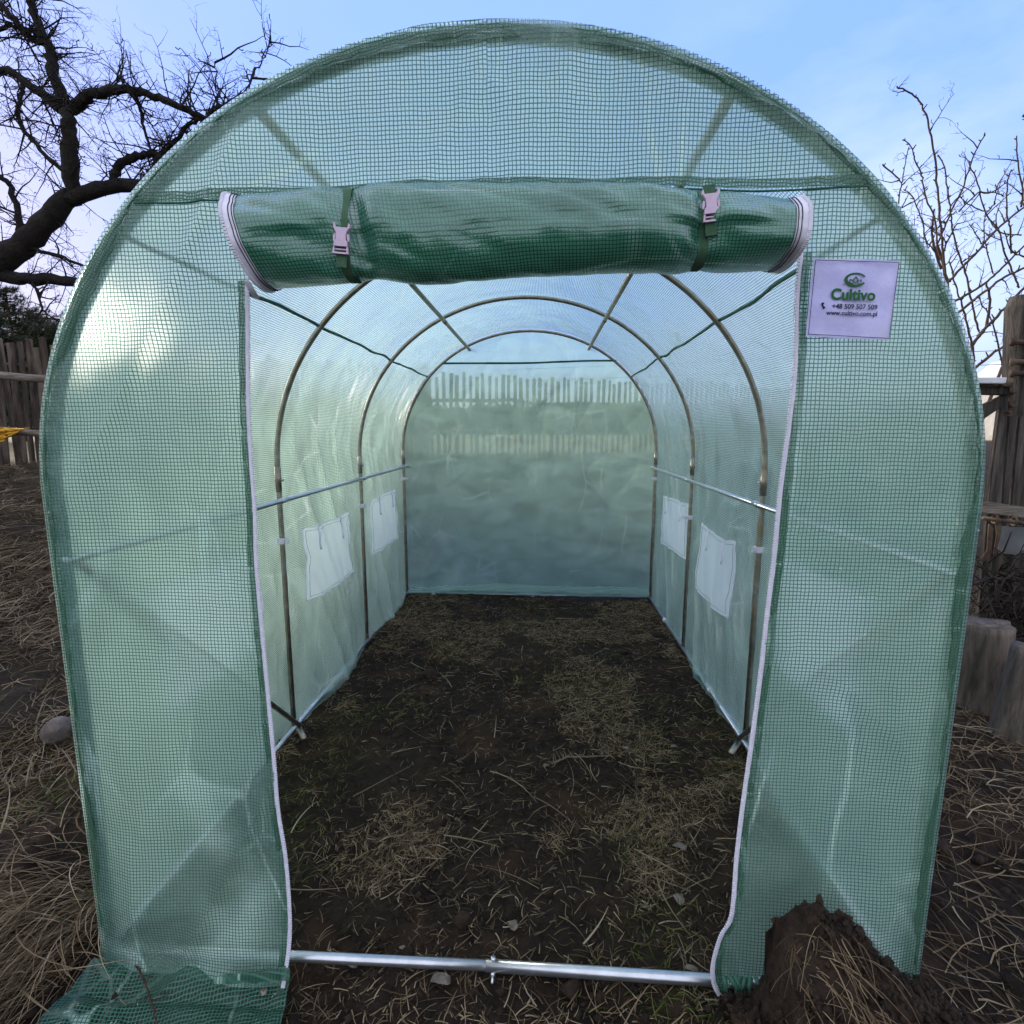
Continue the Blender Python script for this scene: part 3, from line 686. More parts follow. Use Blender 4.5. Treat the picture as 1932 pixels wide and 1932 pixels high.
text('+48 509 507 509', .535, .60, W*.53, M['ink'], .022)
text('www.cultivo.com.pl', .51, .685, W*.60, M['ink'], .022)
text('TM', .375, .325, W*.032, M['ink'], .0)
def pw(a, b, d=.0036): p = pq(a, b); return Vector((p.x, PY-d, p.z))
# emblem: an open oval C holding three leaves
m = MB()
outer = []; inner = []
for q in np.linspace(math.radians(28), math.radians(332), 40):
    outer.append((.505+.128*math.cos(q), .262-.088*math.sin(q))); inner.append((.512+.100*math.cos(q), .258-.064*math.sin(q)))
for i in range(39): m.prism([pw(*outer[i]), pw(*outer[i+1]), pw(*inner[i+1]), pw(*inner[i])], (0, -.0006, 0))
def leafo(cx, cy, w, h, rot, out=True):
    pts = [(0, -h), (w*.55, -h*.4), (w*.6, 0), (0, h*.7), (-w*.6, 0), (-w*.55, -h*.4)]
    pts2 = [(x*math.cos(rot)-y*math.sin(rot)+cx, x*math.sin(rot)+y*math.cos(rot)+cy) for x, y in pts]
    for i in range(6):
        a, b = pts2[i], pts2[(i+1) % 6]; ia = (cx+(a[0]-cx)*.66, cy+(a[1]-cy)*.66); ib = (cx+(b[0]-cx)*.66, cy+(b[1]-cy)*.66)
        m.prism([pw(*a, .0042), pw(*b, .0042), pw(*ib, .0042), pw(*ia, .0042)], (0, -.0006, 0))
leafo(.505, .275, .05, .055, 0); leafo(.462, .293, .042, .045, -.6); leafo(.548, .293, .042, .045, .6)
m.build('emblem', M['green_ink'], patch, smooth=False)
m = MB().tube([pw(.155+.0, .565), pw(.152, .59), pw(.162, .615), pw(.178, .63)], [.0026, .0012, .0012, .0026], 6); m.build('phone_symbol', M['ink'], patch)

# ------------------------------------------------------------------ film flap lying on the ground, lower left
q = [(172, 1795), (548, 1842), (545, 1862), (515, 1990), (40, 1990), (90, 1925), (150, 1838)]
n, k = 110, 70; A, B = np.meshgrid(np.linspace(0, 1, n), np.linspace(0, 1, k), indexing='ij')
# B=0 bar, B=1 towards camera
TLc, TRc, BLc, BRc = pixz(178, 1812, .02), pixz(546, 1848, .01), pixz(10, 2000, .03), pixz(512, 2000, .01)
def bil(a, b, c):
    return (TLc[c]*(1-a)+TRc[c]*a)*(1-b)+(BLc[c]*(1-a)+BRc[c]*a)*b
X = bil(A, B, 0); Y = bil(A, B, 1); Y = Y-.05*B*sstep(.5, 0, A)
cre = (B > .15)*.0
Zf = .55*gh(X, Y)+.020+.012*vn(X*6+Y*3, Y*6, 111)+.014*(1-np.abs(vn(X*4+Y*6, Y*5-X*3, 112)))**4+.0012*vn(X*24, Y*24, 113)+.008*sstep(.25, 0, B)-.008*np.exp(-((B-.3)/.06)**2)
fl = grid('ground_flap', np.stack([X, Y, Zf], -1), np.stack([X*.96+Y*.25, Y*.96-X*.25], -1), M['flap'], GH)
# folded doubled corner on the flap
a, b = np.meshgrid(np.linspace(0, 1, 40), np.linspace(0, 1, 14), indexing='ij')
p0, p1 = pixz(395, 1855, .04), pixz(548, 1852, .035); p2, p3 = pixz(430, 1842, .045), pixz(545, 1822, .05)
P = np.zeros((40, 14, 3))
for c in range(3): P[..., c] = (p0[c]*(1-a)+p1[c]*a)*(1-b)+(p2[c]*(1-a)+p3[c]*a)*b
P[..., 2] += .012*np.sin(b*PI)+.004*vn(a*9, b*4, 114)
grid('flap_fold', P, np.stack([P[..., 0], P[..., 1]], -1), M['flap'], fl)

# ------------------------------------------------------------------ blades (straw and grass as uncountable stuff)
def blades(name, base, ln, wd, az, lift, bend, tone, mat, label, cat, seg=4, zfun=None, kind='stuff'):
    N = len(ln); t = np.linspace(0, 1, seg+1)[None, :]
    dirx, diry = np.cos(az)[:, None], np.sin(az)[:, None]
    cv = bend[:, None]*(t**2)*ln[:, None]
    hx_ = ln[:, None]*t*np.cos(lift)[:, None]; px_ = base[:, 0:1]+dirx*hx_-diry*cv; py_ = base[:, 1:2]+diry*hx_+dirx*cv
    zl = ln[:, None]*np.sin(lift)[:, None]*(t-.75*t**2.2*np.where(lift > .5, .9, .6)[:, None])
    pz_ = base[:, 2:3]+zl
    g = gh(px_, py_)+.003; pz_ = np.maximum(pz_, g)
    wx, wy_ = -diry, dirx; w = wd[:, None]*(1-.75*t**2)
    Lp = np.stack([px_-wx*w, py_-wy_*w, pz_], -1); Rp = np.stack([px_+wx*w, py_+wy_*w, pz_+w*.8], -1)
    V = np.stack([Lp, Rp], 2).reshape(N, -1, 3); nv = 2*(seg+1)
    q = np.arange(seg)*2; f = np.stack([q, q+1, q+3, q+2], -1)[None]+(np.arange(N)*nv)[:, None, None]
    me = bpy.data.meshes.new(name); me.from_pydata(V.reshape(-1, 3).tolist(), [], f.reshape(-1, 4).tolist())
    a = me.attributes.new('tone', 'FLOAT', 'POINT'); a.data.foreach_set('value', np.repeat(tone, nv).astype(np.float32)); me.update()
    o = link(name, me, mat); tag(o, label, cat, kind=kind); return o
def scatter(n, x0, x1, y0, y1, keep, power=0):
    x = rng.uniform(x0, x1, n); y = y0+(y1-y0)*rng.uniform(0, 1, n)**(1+power); m_ = rng.uniform(0, 1, n) < keep(x, y)
    x, y = x[m_], y[m_]; return np.stack([x, y, gh(x, y)+.003], -1)
inside_keep = lambda x, y: np.clip(.10+1.1*sstep(.08, .62, fbm(x*2.6, y*2.6, 201, 4)+.28*sstep(-.2, .5, x)+.22*sstep(2.2, 3.3, y)), 0, 1)*(1-.9*np.exp(-((x+.62)/.22)**2-((y-1.75)/.4)**2))
b = scatter(85000, -.97, .97, 1.0, 4.13, inside_keep, .5); N = len(b)
blades('dry_straw', b, rng.gamma(2.0, .012, N)+.009, rng.uniform(.0006, .0016, N), rng.uniform(0, 2*PI, N), rng.uniform(-.02, .22, N)**1., rng.normal(0, .35, N), rng.beta(1.5, 2.2, N), M['straw'], 'short bits of dry straw strewn over the soil inside the greenhouse', 'straw')
b = scatter(12000, -.97, .97, 1.0, 4.1, lambda x, y: sstep(.15, .7, fbm(x*2.6+5, y*2.6, 211, 4)+.3*sstep(0, -.7, x)*sstep(2.2, 3., y))*.9, .2); N = len(b)
blades('green_grass', b, rng.uniform(.02, .065, N), rng.uniform(.0007, .0015, N), rng.uniform(0, 2*PI, N), rng.uniform(.15, .9, N), rng.normal(0, .4, N), rng.uniform(0, 1, N), M['grass'], 'thin tufts of green grass growing in the greenhouse soil', 'grass')
b = scatter(130, -.9, .95, 1.0, 4.0, lambda x, y: .5+.5*sstep(-.3, .5, x), .3); N = len(b)
blades('long_straw', b, rng.uniform(.09, .26, N), rng.uniform(.0011, .0022, N), rng.uniform(0, 2*PI, N), rng.uniform(0, .22, N), rng.normal(0, .3, N), rng.uniform(.35, 1, N), M['straw'], 'long loose straw stalks lying across the greenhouse floor', 'straw', 6)
# outside, both sides
def ok(x, y): return (np.abs(x) > 1.03) & ((y < fence_y(x)-.1))
b = scatter(85000, -5.5, -1.04, 1.0, 8.5, lambda x, y: ok(x, y)*np.clip(.25+1.2*fbm(x*1.5, y*1.5, 221, 3)+.7*sstep(-1.4, -2., x), .10, 1), .25); N = len(b)
blades('dry_grass', b, rng.uniform(.05, .22, N), rng.uniform(.001, .0028, N), rng.normal(4.0, 1.4, N), rng.uniform(.02, .5, N), rng.normal(0, .4, N), rng.beta(1.6, 2., N), M['straw'], 'matted brown dry grass on the rough ground left of the greenhouse', 'grass')
b = scatter(16000, -5.5, -1.1, 1.0, 8., lambda x, y: ok(x, y)*sstep(.0, .7, fbm(x*1.2+9, y*1.2, 231, 3)), .4); N = len(b)
blades('green_grass', b, rng.uniform(.03, .10, N), rng.uniform(.001, .002, N), rng.uniform(0, 2*PI, N), rng.uniform(.2, 1., N), rng.normal(0, .4, N), rng.uniform(.2, 1, N), M['grass'], 'yellow green grass patches on the rough ground left of the greenhouse', 'grass')
b = scatter(30000, 1.04, 4.5, .9, 4.5, lambda x, y: np.clip(.45+.9*fbm(x*2, y*2, 241, 3), .25, 1), .3); N = len(b)
blades('dry_grass', b, rng.uniform(.05, .2, N), rng.uniform(.001, .0022, N), rng.uniform(0, 2*PI, N), rng.uniform(.0, .45, N), rng.normal(0, .5, N), rng.beta(1.5, 2.4, N), M['straw'], 'tangled dry grass and stalks on the soil right of the greenhouse', 'grass')
b = scatter(42000, -9., -1.5, 2.6, 10., lambda x, y: ok(x, y)*np.clip(.55+.6*fbm(x*1.1, y*1.1, 261, 3), .2, 1)); N = len(b)
blades('dry_grass', b, rng.uniform(.08, .26, N), rng.uniform(.002, .0045, N), rng.uniform(0, 2*PI, N), rng.uniform(.05, .6, N), rng.normal(0, .4, N), rng.beta(1.4, 2.2, N), M['straw'], 'flattened winter grass stretching from the left wall back to the picket fence', 'grass')
# long hanging tuft at the lower left corner, and on the clod
c = pixz(165, 1720, .12); N = 900
base = np.stack([rng.normal(c.x-.06, .10, N), rng.normal(c.y+.02, .11, N), np.zeros(N)], -1); base = base[base[:, 0] < -1.02]; N = len(base)
base[:, 2] = gh(base[:, 0], base[:, 1])+.01
blades('grass_tussock', base, rng.uniform(.12, .36, N), rng.uniform(.0009, .0018, N), rng.normal(4.05, .45, N), rng.uniform(.1, .75, N), rng.normal(.1, .3, N), rng.uniform(.2, .95, N), M['straw'], 'long bleached grass combed over the soil bank at lower left corner of the greenhouse', 'grass', 7)

# ------------------------------------------------------------------ clod of earth against the right panel
def blob(name, c, r, seed, mat, lobes=.25, flat=1., sub=5, parent=None, fine=.0):
    bm = bmesh.new(); bmesh.ops.create_icosphere(bm, subdivisions=sub, radius=1)
    co = np.array([v.co for v in bm.verts]); 
    n1 = fbm(co[:, 0]*1.6+co[:, 2]*2.1, co[:, 1]*1.7-co[:, 2]*1.3, seed, 3)+.6*vn(co[:, 2]*3.1, co[:, 0]*2.7+co[:, 1], seed+5)
    n2 = fbm(co[:, 0]*7+co[:, 2]*6, co[:, 1]*7-co[:, 2]*5, seed+9, 3)
    k_ = 1+lobes*n1*.5+fine*n2
    for v, q, kk_ in zip(bm.verts, co, k_):
        v.co = Vector((q[0]*r[0]*kk_, q[1]*r[1]*kk_, q[2]*r[2]*kk_))+Vector(c)
    me = bpy.data.meshes.new(name); bm.to_mesh(me); bm.free(); return link(name, me, mat, parent)
ct = pix(1490, 1715, 1.0)
cl = MB()
bm = bmesh.new()
prof = [(1475, 1702, .97), (1560, 1720, .97)]
cx0 = (pix(1475, 1750, .96).x+pix(1680, 1800, .96).x)/2
N_, K_ = 190, 120; A, B = np.meshgrid(np.linspace(0, 1, N_), np.linspace(0, 1, K_), indexing='ij')
tx = np.array([1375, 1440, 1464, 1474, 1500, 1540, 1600, 1660, 1720, 1790, 1860]); tv = np.array([1910, 1885, 1850, 1735, 1722, 1728, 1755, 1800, 1850, 1900, 1960])
tz = np.array([pix(a, b_, .99).z for a, b_ in zip(tx, tv)]); txw = np.array([pix(a, b_, .99).x for a, b_ in zip(tx, tv)])
Xc = txw[0]+(txw[-1]-txw[0])*A; topz = np.interp(Xc, txw, tz)
back = FY-.055; front = .70
Yc = back+(front-back)*B
prof_ = np.where(B < .16, sstep(-.12, .16, B)**.5, 1-.0*B)*np.clip(1-(np.clip(B-.16, 0, 1)/.84)**1.3, 0, 1)
gz = gh(Xc, Yc)-.02; Zc = gz+np.maximum(topz-gz, .0)*prof_
nz_ = .022*fbm(Xc*12, Yc*12, 301, 5)*0+.012*fbm(Xc*50, Yc*50, 305, 3)+.020*fbm(Xc*12+Zc*9, Yc*12-Zc*8, 301, 5); wgt = np.clip((Zc-gz)/.06, 0, 1)
Zc = Zc+nz_*wgt; Yc0 = Yc; Yc = Yc+.022*fbm(Xc*16, Zc*16, 307, 4)*wgt*(B > .1); Xc = Xc+.016*fbm(Yc0*15, Zc*15, 308, 4)*wgt
clod = grid('soil_clod', np.stack([Xc, Yc, Zc], -1), None, M['clod']); tag(clod, 'big dark clod of turned soil with roots leaning on the right front panel', 'soil clod')
ctop = pix(1520, 1730, .95); N = 170
sx = rng.uniform(pix(1480, 1800, .93).x, pix(1640, 1800, .93).x, N); sy = rng.uniform(.76, .97, N)
zi = np.zeros(N); flatX = Xc.ravel(); flatY = Yc.ravel(); flatZ = Zc.ravel()
for i in range(N): zi[i] = flatZ[np.argmin((flatX-sx[i])**2+(flatY-sy[i])**2)]
lnb = rng.gamma(2., .028, N)+.02; V = []; F = []; tn = []
for i in range(N):
    az = random.gauss(-1.2, .8); p = Vector((sx[i], sy[i], zi[i]+.004)); L_ = lnb[i]; w = random.uniform(.0007, .0014); pv = []
    for j in range(6):
        t_ = j/5; x = p.x+math.cos(az)*L_*t_; y = p.y+math.sin(az)*L_*t_; jz = flatZ[np.argmin((flatX-x)**2+(flatY-y)**2)]
        z = max(jz+.004, p.z+L_*(.35*t_-1.0*t_*t_)); pv.append(Vector((x+.01*math.sin(t_*3+i), y, z)))
    b0 = len(V)
    for j, q_ in enumerate(pv): ww = w*(1-.6*j/5); V += [q_+Vector((-ww, 0, 0)), q_+Vector((ww, 0, ww))]
    F += [(b0+2*j, b0+2*j+1, b0+2*j+3, b0+2*j+2) for j in range(5)]; tn += [random.uniform(.1, .7)]*12
me = bpy.data.meshes.new('clod_roots'); me.from_pydata([tuple(v) for v in V], [], F); a = me.attributes.new('tone', 'FLOAT', 'POINT'); a.data.foreach_set('value', tn); me.update()
o = link('grass_roots', me, M['straw'], clod); o['kind'] = 'stuff'

# crumbs of earth lying loose on soil
def crumbs(name, XY, r, zz, label=None, parent=None):
    N = len(r); oc = np.array([(1, 0, 0), (-1, 0, 0), (0, 1, 0), (0, -1, 0), (0, 0, 1), (0, 0, -1), (.62, .62, .4), (-.62, -.6, .45)], float)
    V = oc[None]*(r[:, None, None])*rng.uniform(.55, 1.25, (N, 8, 1))*rng.uniform(.6, 1.2, (N, 1, 3)); V[..., 0] += XY[:, 0:1]; V[..., 1] += XY[:, 1:2]; V[..., 2] += zz[:, None]+r[:, None]*.3
    f0 = np.array([(0, 2, 6), (2, 4, 6), (4, 0, 6), (2, 1, 4), (1, 3, 7), (3, 4, 7), (4, 1, 7), (3, 0, 4), (2, 0, 5), (1, 2, 5), (3, 1, 5), (0, 3, 5)])
    F = (f0[None]+(np.arange(N)*8)[:, None, None]).reshape(-1, 3); me = bpy.data.meshes.new(name); me.from_pydata(V.reshape(-1, 3).tolist(), [], F.tolist()); me.update()
    o = link(name, me, M['clod'], parent); o['kind'] = 'stuff'
    if label: tag(o, label, 'soil')
    return o
ii = rng.integers(0, flatX.size, 2600); hgt_ = flatZ[ii]-gh(flatX[ii], flatY[ii]); ii = ii[hgt_ > -.01]
crumbs('soil_crumbs', np.stack([flatX[ii], flatY[ii]], -1), rng.gamma(2., .0022, len(ii))+.0015, flatZ[ii], parent=clod)
b = scatter(15000, -1.9, 2.0, .85, 4.1, lambda x, y: np.clip(.15+sstep(-.2, .6, fbm(x*3, y*3, 251, 3))+1.2*np.exp(-((x-.75)/.35)**2-((y-.9)/.2)**2), 0, 1), .6); N = len(b)
crumbs('soil_crumbs', b[:, :2], rng.gamma(1.6, .0030, N)+.0015, b[:, 2]-.004, 'loose dark crumbs of turned soil strewn on the ground')
b = scatter(420, -1.7, 1.8, .9, 4.0, lambda x, y: .25+.75*sstep(-.1, .6, fbm(x*2, y*2, 255, 3)), .4); N = len(b)
crumbs('soil_lumps', b[:, :2], rng.gamma(2., .0052, N)+.006, b[:, 2]-.008, 'bigger lumps of earth lying on the soil')

# ------------------------------------------------------------------ stone, twigs, leaves
c = pixz(103, 1330, .15)
d_ = ray(103, 1308); gzs = float(gh(c.x, c.y)); st = blob('stone', (c.x, c.y, gzs+.04), (.058, .06, .058), 401, M['stone'], .12, sub=4)
tag(st, 'round grey fieldstone lying beside the left wall of the greenhouse', 'stone')
def stick(name, pts, r, label, mat='twig', cat='twig', side=0, lift=.008):
    P_ = []
    for p in pts:
        v = pixz(*p, .02); v = pixz(*p, float(gh(v.x, v.y))+lift); P_.append(v)
    m = MB(); d2 = []
    for i in range(len(P_)-1):
        for q_ in range(4): d2.append(P_[i].lerp(P_[i+1], q_/4)+Vector((random.gauss(0, .0015), random.gauss(0, .0015), 0)))
    d2.append(P_[-1]); m.tube(d2, list(np.linspace(r, r*.45, len(d2))), 6)
    for i in range(side):
        q_ = random.choice(d2); a = random.uniform(0, 2*PI); l = random.uniform(.02, .05); m.tube([q_, q_+Vector((math.cos(a)*l, math.sin(a)*l, random.uniform(.0, .02)))], [r*.5, r*.15], 4)
    o = m.build(name, M[mat]); tag(o, label, cat)
    return o
M['redtwig'] = noisy('red_brown_bark', (.07, .025, .02), (.03, .012, .01), 60, .8, .4)
M['paletwig'] = noisy('pale_stem', (.22, .17, .12), (.12, .09, .06), 60, .9, .4)
stick('twig', [(205, 1778), (240, 1796), (262, 1830), (280, 1870), (290, 1905), (300, 1950)], .0032, 'thin reddish brown twig lying across the green film flap', 'redtwig', side=5, lift=.045)
stick('plant_stem', [(1045, 1440), (1070, 1428), (1110, 1428), (1150, 1425)], .0045, 'pale dry plant stem with flaking leaves lying across the middle of the floor', 'paletwig', 'plant stem', 26, .012)
stick('twig', [(1000, 1405), (1012, 1452), (1040, 1478), (1085, 1490)], .003, 'crooked brown twig lying right of the damp bare patch on the floor', 'twig', side=3)
stick('twig', [(1030, 1470), (1042, 1500), (1060, 1545), (1078, 1580)], .0028, 'straight brown twig pointing towards the front bar from the crooked one', 'twig', side=1)
stick('plant_stem', [(745, 1690), (800, 1640), (860, 1600)], .002, 'long pale stalk lying on bare soil near the left front zip', 'paletwig', 'plant stem', 2)
stick('plant_stem', [(1250, 1700), (1340, 1655), (1372, 1610)], .002, 'curved pale stalk lying near the right front zip', 'paletwig', 'plant stem', 2)
stick('plant_stem', [(1425, 1650), (1300, 1680), (1230, 1655)][1:]+[(1180, 1600)], .002, 'straw coloured stalk lying behind the curved one near the right zip', 'paletwig', 'plant stem', 1)
leaves = [(830, 1852, 1.3, 'pale curled dead leaf lying in front of the joint in the front pipe'), (968, 1747, 1., 'white dead leaf lying just behind the joint in the front pipe'), (665, 1822, .8, 'small brown dead leaf in front of the left half of the front pipe'), (1282, 1600, 1.1, 'large grey dead leaf in the stubble right of the floor centre'), (1280, 1697, 1.2, 'grey crumpled dead leaf nearest the right zip'), (1305, 1830, .8, 'dead leaf touching the right end of the front pipe'), (1272, 1410, .9, 'white dead leaf in front of the foot of the right brace'), (1030, 1445, .7, 'little dead leaf beside the left tip of the flaking dry stem'), (1180, 1412, .8, 'dead leaf lying behind the right tip of the flaking dry stem'), (760, 1790, .5, 'tiny pale dead leaf behind the left half of the front pipe'), (498, 1872, .6, 'dry leaf lying on the right corner of the film flap'), (1410, 1895, .7, 'pale dead leaf on the soil below the torn corner of the right panel')]
for u, v, sz, lab in leaves:
    p = pixz(u, v, .02); p = pixz(u, v, float(gh(p.x, p.y))+.01+(.035 if u < 500 else 0)); r = .016*sz; m = MB(); rot = random.uniform(0, 6); n_ = 12
    ring = []
    for i in range(n_):
        a = 2*PI*i/n_; rr = r*(1+.25*math.cos(a*2)+.18*random.uniform(-1, 1)); ring.append(Vector((rr*math.cos(a+rot), rr*.8*math.sin(a+rot), abs(math.sin(a))*r*.45+random.uniform(0, .003)))+p)
    b0 = len(m.v); m.v += [p+Vector((0, 0, .002))]+ring; m.f += [(b0, b0+1+i, b0+1+(i+1) % n_) for i in range(n_)]
    ro = m.build('dead_leaf', M['leaf']); tag(ro, lab, 'leaf', 'dead leaves scattered on the soil')
    sol = ro.modifiers.new('s', 'SOLIDIFY'); sol.thickness = .0006

# ------------------------------------------------------------------ bare trees
def grow(m, p, d, L, r, depth, up=.3, spur=.5):
    n_ = max(3, int(L/.05)); pts = [p]; rads = [r]; q_ = Vector(p); d = d.normalized()
    for i in range(n_):
        d = (d+Vector((random.gauss(0, .16), random.gauss(0, .16), random.gauss(0, .16)))+Vector((0, 0, up*.06))).normalized(); q_ = q_+d*(L/n_); pts.append(q_.copy()); rads.append(r*(1-.75*(i+1)/n_))
        if depth > 0 and random.random() < .62:
            s = (d.cross(Vector((random.gauss(0, 1), random.gauss(0, 1), random.gauss(0, 1))))).normalized()
            grow(m, q_, (d*.6+s), L*random.uniform(.3, .62)*(1-.4*i/n_), r*.62*(1-.5*i/n_), depth-1, up, spur)
        elif random.random() < spur:
            s = (d.cross(Vector((random.gauss(0, 1), random.gauss(0, 1), random.gauss(0, 1))))).normalized(); l = random.uniform(.012, .03); m.tube([q_, q_+(s+d*.4)*l, q_+(s+d*.9)*l*1.2], [r*.5, r*.5, r*.65], 3, False)
    m.tube(pts, rads, 4 if r > .004 else 3, False)
def limb(m, pxs, Y, thick, jitter=.01, n=10):
    pts = []
    for i, (u, v) in enumerate(pxs): pts.append(pix(u, v, Y[i] if hasattr(Y, '__len__') else Y))
    out = []; k_ = len(pts)
    for i in range(k_-1):
        p0 = pts[max(i-1, 0)]; p1 = pts[i]; p2 = pts[i+1]; p3 = pts[min(i+2, k_-1)]
        for q_ in range(5):
            t_ = q_/5; out.append(.5*((2*p1)+(p2-p0)*t_+(2*p0-5*p1+4*p2-p3)*t_*t_+(3*p1-p0-3*p2+p3)*t_**3)+Vector((random.gauss(0, jitter), random.gauss(0, jitter), random.gauss(0, jitter)))*.6)
    out.append(pts[-1]); rr = [max(.002, (thick[0]+(thick[1]-thick[0])*i/(len(out)-1))*random.uniform(.92, 1.1)) for i in range(len(out))]
    m.tube(out, rr, n); return out
TY = 3.7; wm = TY/CF*S                      # metres per 1932-pixel
base = Vector((-5.4, 3.9, float(gh(-5.4, 3.9))))
tree = empty('fruit_tree', base); tag(tree, 'gnarled bare old fruit tree with black limbs rising left of the greenhouse', 'tree')
tm = MB(); A0 = pix(-14, 508, TY); A1 = pix(-130, 545, TY)
tm.tube([base-Vector((0, 0, .1)), base+Vector((.05, 0, .3)), base+Vector((.1, -.05, .75)), A1+Vector((-.25, 0, -.12)), A1, A0.lerp(A1, .4), A0], [.26, .21, .19, .18, .165, .098, .080], 14)
limbs = []
limbs.append(limb(tm, [(-10, 508), (51, 455), (96, 407), (137, 369)], TY, (.080, .056), n=12))
tm.build('trunk', M['bark'], tree)
def lb(pxs, th, Y=TY, n=8, tw=1.):
    m = MB(); th = (th[0]*wm/2, th[1]*wm/2); o = limb(m, pxs, Y, th, n=n); m.build('branch', M['bark'], tree); limbs.append(o); return o
lb([(130, 372), (205, 355), (273, 345), (292, 325), (305, 296)], (28, 14))
lb([(-10, 520), (68, 526), (137, 533), (178, 537), (230, 560), (270, 600)], (24, 8))
lb([(140, 380), (133, 308), (130, 239), (126, 205), (106, 154), (96, 103), (79, 58), (65, 24), (50, -20)], (27, 11), [3.7, 3.65, 3.6, 3.6, 3.6, 3.6, 3.6, 3.6, 3.6])
lb([(126, 212), (144, 202), (171, 181), (205, 171), (239, 167), (290, 181), (342, 202), (393, 226), (425, 232)], (20, 7), [3.6, 3.6, 3.55, 3.5, 3.5, 3.5, 3.5, 3.55, 3.6])
lb([(120, 212), (85, 185), (51, 157), (17, 137), (-20, 130)], (16, 12), 3.6)
lb([(212, 352), (219, 325), (239, 304), (267, 294), (308, 294), (352, 288)], (17, 9), 3.7)
lb([(-10, 325), (17, 349), (31, 393), (41, 441)], (8, 13), 3.75)
lb([(-10, -5), (27, 38), (51, 68), (82, 82), (98, 110)], (10, 8), 3.6)
lb([(130, 330), (85, 290), (51, 253), (34, 222), (38, 190), (44, 160)], (8, 7), 3.75)
lb([(60, 470), (120, 485), (185, 513)], (8, 4), 3.7)
lb([(305, 296), (331, 263), (359, 232), (393, 226)], (9, 5), 3.7)
lb([(253, 171), (267, 205), (270, 239), (284, 284)], (6, 4), 3.55)
lb([(393, 222), (407, 205), (427, 201), (454, 208)], (6, 4), 3.55)
lb([(407, 205), (408, 165), (405, 118)], (3, 1.5), 3.5)
lb([(441, 202), (465, 164), (489, 126), (500, 105), (509, 79)], (3, 1.2), 3.5)
lb([(-5, 60), (20, 50), (60, 62), (80, 80)], (7, 5), 3.6)
lb([(60, 535), (75, 560), (85, 590), (130, 612)], (4, 2), 3.6)
twm = MB()
random.seed(21)
for li, o in enumerate(limbs):
    for i in range(1, len(o)):
        reps = 2 if li != 14 and li != 15 else 1
        for _ in range(reps):
            if random.random() < .58:
                d = Vector((random.gauss(0, 1), random.gauss(0, .7), random.gauss(.25, .9))); grow(twm, o[i], d, random.uniform(.10, .36), random.uniform(.0036, .0072), 2 if random.random() < .7 else 1, .3, .45)
for u, v in ((305, 275), (320, 285), (290, 300), (335, 265), (350, 250)):
    for _ in range(8): grow(twm, pix(u, v, 3.7), Vector((random.gauss(0, 1), random.gauss(0, 1), random.gauss(0, 1))), .16, .004, 1, .2, .6)
tw_ = twm.build('twigs', M['twig'], tree); tw_['kind'] = 'stuff'

